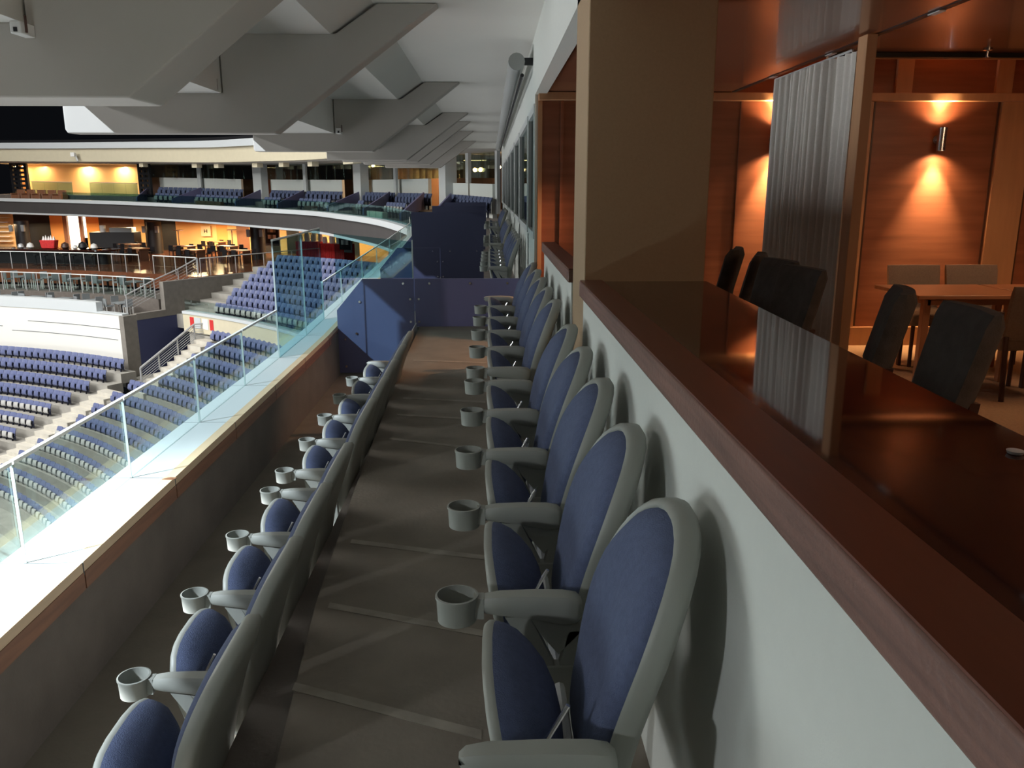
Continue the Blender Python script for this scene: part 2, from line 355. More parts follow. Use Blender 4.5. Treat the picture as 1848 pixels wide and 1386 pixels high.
# ------------------------------------------------------------------ dividers between the suites
def divider(Y, label, glass_too=True, top=.57, xr=.36, m='divider', xm=-.9):
    t = empty('suite_divider', (-.9, Y, 0), label, 'divider', group='suite dividers')
    px = pary(Y)
    def Q(pts): return [(x + .9, z) for x, z in pts]
    b = MB(); b.prism_y(Q([(xm + .005, .0), (xr, .0), (xr, top), (xm + .005, top)] if xm > -1 else [(-.895, 0), (xr, 0), (xr, top), (xm, top), (xm, .575), (-.895, .575)]), -.012, .012, m); b.obj('panel', t)
    b = MB(); b.prism_y(Q([(px + .015, -.56), (-.905, -.56), (-.905, .57), (px + .33, .57), (px + .015, .2)]), -.012, .012, m); b.obj('panel', t)
    for (x, z) in [(-1.03, .515), (-.72, .515), (-.24, .515), (.2, .515), (-.95, .33), (-.85, .33), (-.95, .06), (-.85, .06), (-1.6, -.08), (px + .1, -.15), (px + .1, -.48), (-1.55, .30)]:
        MB().tube([(x + .9, -.013, z), (x + .9, -.024, z)], .014, 'chrome', 10).obj('bolt', t)
    if glass_too:
        b = MB(); b.prism_y(Q([(px + .02, .58), (-.91, .58), (-.91, 1.0), (px + .02, 1.1)]), -.006, .006, 'glt'); b.obj('glass_pane', t)
        MB().box((-.02, -.009, .575), (-.005, .009, 1.02), 'gledge').obj('glass_edge', t)
    MB().box((.0, -.02, -.004), (.05, .02, .0), 'steel').obj('foot', t)
    return t
for i, Y in enumerate([9.79, 15.0, 20.5, 26.0]):
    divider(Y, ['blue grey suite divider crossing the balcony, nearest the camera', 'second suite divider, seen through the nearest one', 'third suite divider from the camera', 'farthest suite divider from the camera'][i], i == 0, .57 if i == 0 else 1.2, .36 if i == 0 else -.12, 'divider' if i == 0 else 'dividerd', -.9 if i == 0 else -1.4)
b = MB(); b.tube([(-.87, 9.6, .0), (-.87, 9.6, -.2)], .01, 'steel')
b.box((-.885, 8.2, -.3), (-.873, 9.7, .06), 'steel'); tag(b.obj('steel_plate'), 'thin steel edge plate at the far end of the upper tread', 'plate')
# things seen in the next suite: a bottle-like fitting
p = atZ(790, 497, .02)
b = MB(); b.tube([(0, 0, .03), (.14, .5, .03)], .045, 'whitep', 10); o = b.obj('rolled_paper'); o.location = (-.55, 10.3, .02); tag(o, 'white cylinder lying on the floor behind the nearest divider', 'cylinder')

# ================================================================== CHAIRS OF OUR BALCONY
def pillow(outline, rings, shape, m, mb=None):
    """outline: (y,z) points; rings: (scale, depth); shape(y,z)->x"""
    mb = mb or MB(); n = len(outline)
    cy = sum(p[0] for p in outline) / n; cz = sum(p[1] for p in outline) / n
    vs = []; fs = []
    for s, d in rings:
        for (y, z) in outline:
            yy = cy + (y - cy) * s; zz = cz + (z - cz) * s
            vs.append((shape(yy, zz) + d, yy, zz))
    R = len(rings)
    for i in range(R - 1):
        for k in range(n):
            a = i * n + k; c = i * n + (k + 1) % n; fs.append((a, c, c + n, a + n))
    fs.append(tuple(range(n))[::-1]); fs.append(tuple(range((R - 1) * n, R * n)))
    return mb.add(vs, fs, m)
def outline(prof, n=44):
    """prof: (z, halfwidth) bottom->top ; smooth closed outline"""
    pts = []
    zs = [p[0] for p in prof]
    def hw(z):
        for (z0, w0), (z1, w1) in zip(prof, prof[1:]):
            if z <= z1: return w0 + (w1 - w0) * (z - z0) / (z1 - z0)
        return prof[-1][1]
    N = n // 2
    tz = [zs[0] + (zs[-1] - zs[0]) * (.5 - .5 * cos(pi * i / (N - 1))) for i in range(N)]
    return [(hw(z), z) for z in tz] + [(-hw(z), z) for z in tz[::-1]]
BACK = [(.40, .10), (.42, .15), (.47, .172), (.55, .185), (.63, .210), (.70, .228), (.77, .234), (.83, .220), (.88, .194), (.92, .162), (.95, .12), (.968, .07), (.974, .02)]
BACKS = [(.33, .13), (.35, .18), (.40, .205), (.47, .212), (.55, .216), (.63, .226), (.70, .238), (.77, .243), (.835, .229), (.885, .203), (.925, .170), (.957, .126), (.977, .075), (.984, .02)]
def lean(z):
    t = (z - .4)
    return .207 + .10 * t + .31 * t * t
def backshape(y, z): return lean(z) - .30 * y * y
SEAT = [(.375, .12), (.39, .165), (.43, .20), (.49, .215), (.57, .215), (.62, .20), (.655, .165), (.672, .11), (.677, .05)]
def seatshape(y, z): return .018 - .17 * (z - .53) + .15 * y * y
bo = outline(BACK); bs = outline(BACKS); so = outline(SEAT)
def make_seat():
    r = empty('folding_seat', (0, 0, 0), '', 'seat')
    pillow(bs, [(.02, 0), (.93, 0), (.945, -.010), (.975, -.014), (1.0, -.005), (1.0, .026), (.96, .040), (.85, .045), (.02, .048)], backshape, 'shell').obj('back_shell', r, smooth=60)
    pillow(bo, [(.02, -.05), (.5, -.048), (.75, -.042), (.87, -.034), (.95, -.016), (.965, -.001)], backshape, 'fabric').obj('back_cushion', r, smooth=60)
    pillow(so, [(.02, .006), (.96, .006), (.985, .008), (1.0, .002), (1.0, -.008), (.97, -.016), (.6, -.022), (.02, -.024)], seatshape, 'shell').obj('seat_shell', r, smooth=60)
    pillow(so, [(.02, .125), (.3, .12), (.55, .104), (.75, .078), (.89, .052), (.97, .024), (.99, .006)], seatshape, 'fabric').obj('seat_cushion', r, smooth=60)
    b = MB(); b.tube([(.10, -.18, .59), (.14, -.18, .665)], .005, 'chrome'); b.obj('hinge_rod', r)
    b = MB(); b.tube([(.16, -.24, .43), (.16, .24, .43)], .014, 'steel'); b.obj('pivot_bar', r)
    return r
def make_arm(r, side, cup):
    y = side * .285
    b = MB()
    x0 = -.03 if cup else -.06
    # arm bar: rounded loft along x
    prof = [(x0, .012, .630, .642), (x0 + .012, .021, .612, .650), (x0 + .05, .026, .607, .655), (.10, .029, .598, .656), (.17, .030, .582, .654), (.202, .028, .585, .649), (.215, .020, .60, .638)]
    rings = []
    for x, w, zb, zt in prof:
        rings.append([(x, y - w, zb + .012), (x, y - w * .72, zb), (x, y + w * .72, zb), (x, y + w, zb + .012), (x, y + w, zt - .012), (x, y + w * .72, zt), (x, y - w * .72, zt), (x, y - w, zt - .012)])
    vs = [v for q in rings for v in q]; fs = [(i * 8 + k, i * 8 + (k + 1) % 8, i * 8 + 8 + (k + 1) % 8, i * 8 + 8 + k) for i in range(len(prof) - 1) for k in range(8)]
    fs += [tuple(range(8))[::-1], tuple(range(len(vs) - 8, len(vs)))]
    b.add(vs, fs, 'shell')
    a = b.obj('armrest', r, smooth=50)
    b = MB()
    b.prism_y([(.03, .60), (.09, .60), (.165, .44), (.14, .42)], y - .014, y + .014, 'shell')
    b.prism_y([(.09, .60), (.21, .60), (.215, .56), (.16, .50), (.115, .555)], y - .014, y + .014, 'shell')
    b.prism_y([(.185, .56), (.215, .56), (.19, .44), (.155, .44)], y - .014, y + .014, 'shell')
    b.obj('arm_bracket', a)
    b = MB(); b.prism_y([(.13, .47), (.20, .47), (.215, .30), (.20, .03), (.16, .03), (.155, .30)], y - .018, y + .018, 'shell')
    b.box((.08, y - .035, 0), (.26, y + .035, .03), 'shell'); b.obj('leg', r, bevel=.006)
    if cup:
        b = MB()
        b.lathe([(.041, -.062), (.0455, -.078), (.0475, -.004), (.050, -.001), (.050, .004), (.0435, .004), (.0425, -.07), (.0, -.07)][0:1] + [(.0465, -.062), (.0490, -.008), (.0515, -.003), (.0515, .003), (.0465, .004), (.0435, -.054), (.001, -.056)], (-.085, y, .652), 'shell', 32)
        b.hexa([(-.045, y - .02, .60), (-.02, y - .022, .60), (-.02, y + .022, .60), (-.045, y + .02, .60)], [(-.045, y - .014, .652), (-.02, y - .018, .65), (-.02, y + .018, .65), (-.045, y + .014, .652)], 'shell')
        b.obj('cup_holder', a, smooth=50)
far_cup = make_seat(); make_arm(far_cup, 1, True)                 # cup on the far side
near_cup = make_seat(); make_arm(near_cup, -1, True)              # cup on the near side
end_near = make_seat(); make_arm(end_near, 1, True); make_arm(end_near, -1, False)
end_far = make_seat(); make_arm(end_far, -1, True); make_arm(end_far, 1, False)
index_kids(None)
used = set()
def seat_at(proto, x, y, z, label, group, sc=1.0):
    if proto.name in used: o = copy_tree(proto)
    else: used.add(proto.name); o = proto
    o.location = (x, y, z); o['label'] = label; o['group'] = group; o.scale = (1, sc, 1)
    return o
# arm positions measured along each row (near section, far section)
RA = [1.25, 1.81, 2.38, 2.94, 3.51, 4.08]; RB = [4.39, 5.0, 5.61, 6.22, 6.83, 7.46]
LA = [1.26, 1.83, 2.40, 2.96, 3.52, 4.09]; LB = [4.40, 4.98, 5.55, 6.13, 6.72, 7.38]
for arms, secn in ((RA, 'near'), (RB, 'far')):
    for i in range(5):
        y = (arms[i] + arms[i + 1]) / 2; sc = (arms[i + 1] - arms[i]) / .57
        pr_ = (end_near if i == 0 else far_cup) if secn == 'near' else (end_far if i == 4 else near_cup)
        seat_at(pr_, 0, y, 0, 'blue folding seat by the white wall, %s of the %s block' % (ORD[i], secn), 'folding seats in the upper row', sc)
for arms, secn in ((LA, 'near'), (LB, 'far')):
    for i in range(5):
        y = (arms[i] + arms[i + 1]) / 2; sc = (arms[i + 1] - arms[i]) / .57
        pr_ = (end_near if i == 0 else far_cup) if secn == 'near' else (end_far if i == 4 else near_cup)
        if y < 1.7: continue
        seat_at(pr_, -1.07, y, -.58, 'blue folding seat in the row along the parapet, %s of the %s block' % (ORD[i - (1 if secn == 'near' else 0)], secn), 'folding seats in the lower row', sc)
for i in range(10):
    y = 10.75 + .62 * i + (1.5 if i > 4 else 0)
    seat_at(near_cup, -.0, y, 0.0, 'folding seat beyond the nearest divider, %s in that suite' % ORD[i], 'folding seats of the next suite')
for i in range(5):
    seat_at(near_cup, .0, 18.7 + .6 * i + (.5 if i > 2 else 0), .15, 'small folding seat far along the right wall, %s of the farthest group' % ORD[i], 'folding seats of the farthest suite in line')
# ================================================================== SUITE INTERIOR (right)
b = MB(); b.box((.60, Y0, -.1), (8.2, 8.65, 0), 'carpet'); struct(b.obj('floor_suite'))
RW = 8.5
def part(b, name, par_, **k): return b.obj(name, par_, **k)
# end wall with veneer panels between maple pilasters
b = MB(); b.box((.476, RW, 0), (8.2, RW + .15, 3.3), 'orangew'); struct(b.obj('wall_suite_end'))
for i, (x0, x1) in enumerate([(.48, .52), (.70, .73), (2.48, 2.50), (3.55, 3.80), (5.09, 5.42), (6.7, 7.0)]):
    m = 'orangew' if i in (1, 2) else 'lightw'
    b = MB(); b.box((x0, RW - .03, .12 if i > 2 else .1), (x1, RW - .001, 2.44), m); struct(b.obj('trim_pilaster'))
for i, x in enumerate([3.82, 5.07, 5.44]):
    struct(MB().box((x - .008, RW - .012, .2), (x + .008, RW - .001, 2.44), 'darkw').obj('trim_groove'))
struct(MB().box((.48, RW - .06, 0), (8.2, RW - .001, .19), 'lightw').obj('baseboard_end'))
struct(MB().box((.48, RW - .10, 2.44), (8.2, RW - .001, 2.515), 'lightw').obj('trim_cornice', bevel=.005))
for x in (3.55 + .45, 5.0, 6.2): struct(MB().box((x, RW - .04, 2.52), (x + .16, RW - .001, 2.88), 'lightw').obj('trim_block'))
# other walls of the suite
struct(MB().box((8.1, Y0, 0), (8.2, RW, 3.3), 'orangew').obj('wall_suite_back'))
struct(MB().box((.45, Y0 - .15, -.6), (8.2, Y0, 3.3), 'orangew').obj('wall_suite_near'))
# lacquered ceilings: the band over the counter, and the higher-lying main ceiling with its recess at the end wall
b = MB(); b.box((.56, Y0, 2.52), (2.36, RW, 2.60), 'ceilw'); struct(b.obj('ceiling_suite'))
b = MB(); b.box((2.40, Y0, 2.535), (8.2, 6.15, 2.62), 'ceilw'); struct(b.obj('ceiling_suite_2'))
b = MB(); b.box((2.36, 6.15, 3.1), (8.2, RW, 3.2), 'ceilw'); struct(b.obj('ceiling_recess'))
struct(MB().box((2.33, 6.15, 2.7), (2.395, RW, 3.1), 'orangew').obj('wall_recess'))
struct(MB().box((.45, Y0 - .15, 3.3), (8.4, YE, 3.4), 'black').obj('ceiling_light_block'))  # unseen cover added above the suite to stop light leaking in
struct(MB().box((2.7, RW + .15, 2.6), (8.2, YE, 3.3), 'black').obj('ceiling_light_block_2'))
struct(MB().box((2.36, Y0, 2.515), (2.40, RW - .1, 2.7), 'black').obj('trim_track'))
struct(MB().box((2.40, 6.15, 2.50), (8.1, 6.19, 3.1), 'lightw').obj('trim_recess_lip'))
struct(MB().box((2.40, 6.11, 2.505), (8.1, 6.145, 2.533), 'black').obj('trim_recess_slot'))
for y in (3.2, 4.6, 6.0, 7.2): struct(MB().box((2.362, y, 2.508), (2.398, y + .12, 2.514), 'steel').obj('trim_track_clip'))
struct(MB().box((.56, 2.0, 2.515), (.57, 8.4, 2.52), 'black').obj('trim_shadow_gap'))
# sprinkler
o = MB().lathe([(.03, 0), (.03, -.01), (.01, -.015), (.008, -.05), (.022, -.052), (.022, -.058)], (0, 0, 0), 'chrome', 14).obj('sprinkler'); o.location = atZ(1783, 88, 2.535); tag(o, 'small chrome sprinkler on the lacquered ceiling above the tables', 'sprinkler')
# maple post and partition
t = empty('partition_post', (2.31, 5.26, 0), 'maple post at the end of the grey curtain', 'post')
MB().box((-.03, .0, 0), (.035, .13, 2.51), 'lightw').obj('post_body', t, bevel=.004)
# curtain of folds hanging from the track
t = empty('curtain', (2.25, 6.5, 2.5), 'pleated grey curtain hanging beside the maple post', 'curtain')
N = 260; vs = []; fs = []
for i in range(N + 1):
    u = i / N; y = 5.45 + u * 1.36
    fold = (.014 if u < .22 else .06)
    x = 2.30 + fold * sin(u * 2 * pi * 17 + 1.3 * sin(u * 23)) + .01 * sin(u * 61)
    for j, z in enumerate([.02, .6, 1.2, 1.8, 2.3, 2.44]):
        k = 1 - .25 * j / 5
        vs.append((2.30 + (x - 2.30) * k - 2.25, y - 6.5 + .01 * sin(j + u * 9), z - 2.5))
for i in range(N):
    for j in range(5): a = i * 6 + j; fs.append((a, a + 6, a + 7, a + 1))
o = MB().add(vs, fs, 'curtain').obj('cloth', t, smooth=80)
sm = o.modifiers.new('thickness', 'SOLIDIFY'); sm.thickness = .004
MB().tube([(.05, -1.0, -.045), (.05, .45, -.045)], .008, 'steel').obj('rod', t)
# wall sconces with their up and down light
def sconce(x, z, label):
    t = empty('wall_sconce', (x, RW - .001, z), label, 'lamp', group='wall sconces')
    MB().tube([(0, -.001, 0), (0, -.02, 0)], .045, 'chrome', 20).obj('back_plate', t)
    MB().tube([(0, -.02, 0), (0, -.06, 0)], .012, 'chrome').obj('stem', t)
    MB().lathe([(.040, -.11), (.045, -.11), (.045, .11), (.040, .11), (.038, .09), (.038, -.09)], (0, -.105, 0), 'chrome', 24, closed=True).obj('body', t)
    for s in (-1, 1):
        MB().lathe([(.036, 0), (.036, .008)], (0, -.105, s * .085), 'glow', 20).obj('lens', t)
        spot('sconce_light', (x, RW - .106, z + s * .10), (x, RW - .035, z + s * 1.0), 300, (1, .62, .30), 62, 1.0, .02)
        spot('sconce_light', (x, RW - .106, z + s * .10), (x, RW + .0, z + s * 1.0), 42, (1, .56, .26), 140, 1.0, .03)
sconce(4.48, 2.08, 'chrome up and down wall sconce on the veneer panel above the tables')
sconce(2.83, 2.08, 'wall sconce half hidden behind the grey curtain, its glow on the wall')
sconce(6.3, 2.08, 'wall sconce on the end wall beyond the right edge of the picture')
area('suite_warm_fill', (4.6, 6.0, 2.48), (4.6, 6.4, 0), .9, 22, (1, .62, .36))  # added warm fill for the room, no fitting behind it
area('suite_warm_fill', (3.6, .6, 2.48), (2.6, 2.6, 0.6), 1.4, 34, (1, .60, .34))  # second added fill, brightens the column and curtain from the near side
spot('door_light', (1.5, 7.9, 2.45), (-.40, 8.1, 0), 210, (1, .52, .28), 50, .8, .1)
# ---------------- bar stools along the counter
def rbox(b, sx, sy, sz, c, m, r=.03):
    b.box((c[0] - sx / 2, c[1] - sy / 2, c[2] - sz / 2), (c[0] + sx / 2, c[1] + sy / 2, c[2] + sz / 2), m); return b
def slab(w, h, th, z0, bow=.03, m='dfabric', lean_=.08):
    """curved padded back, facing -x"""
    n = 10; vs = []; fs = []
    prof = [(0, .0), (.02, .35), (.05, .5), (.5, .5), (.95, .5), (.98, .35), (1, 0)]
    b = MB(); g = []
    for j in range(9):
        v = j / 8
        row = []
        for i in range(n + 1):
            u = i / n * 2 - 1
            e = min(1, (1 - abs(u)) * 9 + .25) ** .5; e2 = min(1, min(v, 1 - v) * 9 + .25) ** .5
            ww = w * (1 - .10 * (1 - v) ** 2)
            x = lean_ * v + bow * (1 - u * u)
            row.append((x, u * ww / 2, z0 + v * h, th / 2 * e * e2))
        g.append(row)
    for sgn in (-1, 1):
        for row in g:
            for (x, y, z, t_) in row: vs.append((x + sgn * t_, y, z))
    K = (n + 1) * 9
    for j in range(8):
        for i in range(n):
            a = j * (n + 1) + i; fs.append((a, a + 1, a + n + 2, a + n + 1)); fs.append((a + K, a + K + n + 1, a + K + n + 2, a + K + 1))
    for i in range(n): fs.append((i, K + i, K + i + 1, i + 1)); a = 8 * (n + 1) + i; fs.append((a, a + 1, a + 1 + K, a + K))
    for j in range(8): a = j * (n + 1); fs.append((a, a + n + 1, a + n + 1 + K, a + K)); a += n; fs.append((a, a + K, a + n + 1 + K, a + n + 1))
    return b.add(vs, fs, m)
def make_stool():
    r = empty('bar_stool', (0, 0, 0), '', 'stool')
    slab(.36, .33, .085, .90).obj('backrest', r, smooth=50)
    b = MB(); rbox(b, .40, .34, .10, (-.19, 0, .80), 'dfabric'); b.obj('seat', r, bevel=.03, seg=3)
    for s in (-1, 1):
        MB().prism_y([(.02, .76), (.05, .76), (.075, .95), (.045, .95)], s * .14 - .015, s * .14 + .015, 'darkw').obj('back_post', r)
        for x in (-.36, -.02):
            MB().tube([(x, s * .17, .76), (x + (.03 if x > -.1 else -.03), s * .19, 0)], [.02, .014], 'darkw').obj('leg', r)
    b = MB(); b.tube([(-.375, -.18, .28), (-.375, .18, .28)], .01, 'darkw'); b.tube([(0, -.18, .32), (0, .18, .32)], .01, 'darkw'); b.obj('foot_rail', r)
    return r
st = make_stool(); index_kids(None)
stools = [(1.46, 1.72, 12, 'charcoal bar stool at the right edge of the picture, nearest along the counter'), (1.46, 2.60, -6, 'charcoal padded bar stool behind the counter, second from the right edge'),
          (1.48, 3.12, -22, 'charcoal bar stool turned edge on, third from the right edge along the counter'), (1.44, 3.97, 10, 'charcoal bar stool in front of the curtain, facing the camera, right one of the pair'),
          (1.48, 4.42, 8, 'charcoal bar stool in front of the curtain, left one of the pair, partly hidden'), (1.50, 4.88, -20, 'charcoal bar stool just left of the curtain, next to the leftmost one'), (1.50, 5.36, -22, 'leftmost charcoal bar stool, against the beige column')]
for i, (x, y, a, lb) in enumerate(stools):
    o = st if i == 0 else copy_tree(st); o.location = (x, y, 0); o.rotation_euler.z = radians(a); o['label'] = lb; o['group'] = 'bar stools behind the counter'
# ---------------- tables and dining chairs
def make_table(x, y, w, d, label):
    t = empty('dining_table', (x, y, 0), label, 'table', group='dining tables in the suite')
    MB().box((-w / 2, -d / 2, .715), (w / 2, d / 2, .75), 'tablew').obj('tabletop', t, bevel=.006)
    for sx in (-1, 1):
        for sy in (-1, 1): MB().box((sx * (w / 2 - .12) - .03, sy * (d / 2 - .1) - .03, 0), (sx * (w / 2 - .12) + .03, sy * (d / 2 - .1) + .03, .714), 'tablew').obj('leg', t, bevel=.004)
    MB().box((-w / 2 + .12, -d / 2 + .07, .66), (w / 2 - .12, d / 2 - .07, .713), 'tablew').obj('apron', t)
make_table(3.98, 7.05, .95, .80, 'wooden dining table near the maple post, left of the two tables')
make_table(4.96, 7.05, .95, .80, 'wooden dining table at the right edge, right of the two tables')
def make_chair():
    r = empty('dining_chair', (0, 0, 0), '', 'chair')
    slab(.50, .42, .07, .47, .03, 'bfabric').obj('backrest', r, smooth=50)
    b = MB(); rbox(b, .50, .48, .11, (-.23, 0, .44), 'bfabric'); b.obj('seat', r, bevel=.03, seg=3)
    for s in (-1, 1):
        b = MB(); b.prism_y([(-.38, .63), (.0, .66), (.0, .69), (-.38, .66)], s * .26 - .02, s * .26 + .02, 'darkw'); b.prism_y([(-.36, .0), (-.32, .0), (-.32, .64), (-.36, .64)], s * .26 - .015, s * .26 + .015, 'darkw'); b.obj('armrest', r, bevel=.004)
        MB().tube([(.02, s * .22, .5), (.06, s * .22, 0)], .02, 'darkw').obj('leg', r)
        MB().tube([(-.42, s * .20, .42), (-.42, s * .20, 0)], .018, 'darkw').obj('leg', r)
    return r
ch = make_chair(); index_kids(None)
for i, (x, y, a, lb) in enumerate([(4.06, 7.78, 90, 'taupe dining chair behind the tables, left one against the veneer wall'), (4.62, 7.78, 90, 'taupe dining chair behind the tables, right one against the veneer wall'),
                                   (4.15, 6.15, -85, 'dining chair in front of the table with its pale seat showing'), (4.62, 5.55, -60, 'dark backed dining chair at the right edge of the picture'), (3.98, 4.6, -70, 'dining chair at the lower right edge beyond the counter')]):
    o = ch if i == 0 else copy_tree(ch); o.location = (x, y, 0); o.rotation_euler.z = radians(a); o['label'] = lb; o['group'] = 'dining chairs in the suite'
o = MB().lathe([(.0, 0), (.012, 0), (.014, .005), (.0, .007)], (0, 0, 0), 'steel', 16).obj('counter_button'); o.location = atZ(1832, 818, 1.171); tag(o, 'small round fitting on the polished counter at the right edge', 'fitting')

# ================================================================== ARENA BOWL
CX, CY = -45.2, 15.0
def pol(R, th, z=0): return Vector((CX + R * cos(radians(th)), CY + R * sin(radians(th)), z))
def theta_at(px, R, z, lo=0.0, hi=100.0):
    """angle of the arc point of radius R and height z that is seen in the direction of column px"""
    for _ in range(40):
        mid = (lo + hi) / 2
        if proj(pol(R, mid, z))[0] > px: lo = mid
        else: hi = mid
    return (lo + hi) / 2
def z_at(p, py):
    """height over plan point p seen on line py"""
    lo, hi = -30.0, 20.0
    for _ in range(40):
        mid = (lo + hi) / 2
        if proj((p[0], p[1], mid))[1] > py: lo = mid
        else: hi = mid
    return (lo + hi) / 2
def arc_block(R0, R1, t0, t1, z0, z1, m, mb=None, n=None):
    mb = mb or MB(); n = n or max(2, int(abs(t1 - t0) / 1.5)); 
    for i in range(n):
        a = t0 + (t1 - t0) * i / n; b_ = t0 + (t1 - t0) * (i + 1) / n
        mb.hexa([pol(R0, a, z0), pol(R1, a, z0), pol(R1, b_, z0), pol(R0, b_, z0)], [pol(R0, a, z1), pol(R1, a, z1), pol(R1, b_, z1), pol(R0, b_, z1)], m)
    return mb
SR = lambda k: 40.7 - .8 * k          # radius of row k
SZ = lambda k: -9 - .45 * k - .80      # tread height of row k
# seat meshes (back leans outwards, seat folded up); local -x faces the court
def arena_seat_mesh(pan):
    b = MB()
    n = 4
    def sheet(pts, th, m):             # pts rows of (x, halfwidth, z)
        vs = []; fs = []
        for sg in (0, 1):
            for x, w, z in pts:
                for i in range(n + 1):
                    u = i / n * 2 - 1; vs.append((x + sg * th - .05 * u * u, u * w, z))
        K = len(pts) * (n + 1)
        for j in range(len(pts) - 1):
            for i in range(n):
                a = j * (n + 1) + i; fs += [(a, a + 1, a + n + 2, a + n + 1), (a + K, a + K + n + 1, a + K + n + 2, a + K + 1)]
        for i in range(n): fs += [(i, K + i, K + i + 1, i + 1)]; a = (len(pts) - 1) * (n + 1) + i; fs += [(a, a + 1, a + 1 + K, a + K)]
        for j in range(len(pts) - 1): a = j * (n + 1); fs += [(a, a + n + 1, a + n + 1 + K, a + K)]; a += n; fs += [(a, a + K, a + n + 1 + K, a + n + 1)]
        b.add(vs, fs, m)
    sheet([(.12, .24, .46), (.13, .265, .54), (.15, .272, .66), (.20, .272, .80), (.23, .25, .87)], .04, 'ablue')
    sheet([(.02, .18, .32), (-.02, .205, .40), (-.01, .185, .52), (.03, .19, .66)], .05, pan)
    b.box((.09, -.28, .22), (.115, .28, .60), 'agap_leg')  # added dark sheet: shade of the gaps between seats put into its colour
    b.box((.03, -.03, 0), (.10, .03, .36), 'agap_leg'); b.box((.05, -.27, .36), (.09, .27, .40), 'agap_leg')
    return b
seatA = arena_seat_mesh('ablue'); seatB = arena_seat_mesh('apan')
seatC = MB(); seatC.v = list(seatA.v); seatC.f = list(seatA.f); seatC.m = list(seatA.m); seatC.mats = ['fabric' if m == 'ablue' else m for m in seatA.mats]
seatD = MB(); seatD.v = list(seatB.v); seatD.f = list(seatB.f); seatD.m = list(seatB.m); seatD.mats = ['fabric' if m == 'ablue' else ('shell' if m == 'apan' else m) for m in seatB.mats]
meC = seatC.mesh('suite_seat', 50); meD = seatD.mesh('suite_seat_pale_pan', 50)
meA = seatA.mesh('arena_seat', 50); meB = seatB.mesh('arena_seat_pale_pan', 50)
SEATS = []      # (pos, rz, pale, label, group)
def seat_row(R, z, t0, t1, pale, label, group, pitch=.56, maxn=60):
    n = int(radians(abs(t1 - t0)) * R / pitch); d = degrees(pitch / R) * (1 if t1 > t0 else -1)
    for i in range(min(n, maxn)):
        t = t0 + d * (i + .5); SEATS.append((pol(R, t, z), radians(t), pale, label, group))
NUM = ['first', 'second', 'third', 'fourth', 'fifth', 'sixth', 'seventh', 'eighth', 'ninth', 'tenth', 'eleventh', 'twelfth', 'thirteenth', 'fourteenth']
# left block, under the white curved wall
left_end = [56.3, 56.9, 57.3, 57.9, 58.7, 59.0, 59.5, 60, 60.4, 60.8, 61.2, 61.6]
for i in range(10):
    k = -.95 + 1.2 * i
    seat_row(SR(k), SZ(k), left_end[i] + .3, left_end[i] + 25, i > 3, 'blue arena seat, %s row below the white curved wall, left of the stair' % NUM[i], 'arena seats left block row %s' % NUM[i], maxn=24 if i < 6 else 16)
# fan block right of the stair
fan = [(-5.0, 51.0), (-3.83, 49.9), (-2.6, 50.0), (-1.5, 50.2), (-.4, 50.6), (.6, 53.4), (1.8, 53.8), (3.0, 54.4), (4.1, 54.6), (5.3, 55.4), (6.5, 56), (7.6, 56.6), (8.8, 56.9), (10.0, 57.2)]
for i, (k, t) in enumerate(fan):
    tend = [38, 36, 34, 32.5, 31.5, 30.5, 29.5, 29.5, 30, 32, 34, 35.5, 37, 39][i]
    seat_row(SR(k), SZ(k), t - .2, tend, k > 4.5, 'blue arena seat, %s row of the curved block behind the glass' % NUM[i], 'arena seats curved block row %s' % NUM[i])
# nearest block, below the near glass panels
for i, (k, t0) in enumerate([(7.6, 30.5), (8.8, 32.5), (10.0, 34), (11.2, 36), (12.4, 38)]):
    seat_row(SR(k), SZ(k), t0 - 1.5 - 3.5, t0 - 18, True, 'arena seat in the nearest block far below the glass, %s row' % NUM[i], 'arena seats nearest block row %s' % NUM[i])
# upper block beside the restaurant
UR = lambda j: 46.6 + .95 * j
UZ = lambda j: -6.30 + .36 * j
ub_start = [54.0, 54.0, 54.8, 55.0, 55.5, 55.8, 55.9, 56.0]
for j in range(8):
    seat_row(UR(j), UZ(j), ub_start[j] - .4, 37.5 - .3 * j, j == 0, 'blue arena seat in the upper block beside the restaurant, %s row from its front' % NUM[j], 'arena seats upper block row %s' % NUM[j])
SEATS = [q for q in SEATS if -60 < proj(q[0] + Vector((0, 0, .5)))[0] < 1000 and proj(q[0] + Vector((0, 0, .5)))[1] < 1200]
SEATS.sort(key=lambda q: (q[0] - CP).length)
rest = MB()
for i, (p, rz, pale, lb, gr) in enumerate(SEATS):
    if i < 300:
        o = bpy.data.objects.new('stadium_chair', meB if pale else meA); COL.objects.link(o)
        o.location = p; o.rotation_euler.z = rz; tag(o, lb, 'seat', gr)
    else:
        src = seatB if pale else seatA; c_, s_ = cos(rz), sin(rz); k0 = len(rest.v)
        rest.v += [(p.x + x * c_ - y * s_, p.y + x * s_ + y * c_, p.z + z) for x, y, z in src.v]
        for f, mi_ in zip(src.f, src.m): rest.f.append(tuple(a + k0 for a in f)); rest.m.append(rest.mi(src.mats[mi_]))
if rest.f:
    me = bpy.data.meshes.new('arena_seats_far'); me.from_pydata(rest.v, [], rest.f)
    for m in rest.mats: me.materials.append(M[m])
    for p, i in zip(me.polygons, rest.m): p.material_index = i
    o = bpy.data.objects.new('stadium_chairs', me); COL.objects.link(o); tag(o, 'remaining far rows of blue arena seats under the white curved wall', 'seats', kind='stuff')
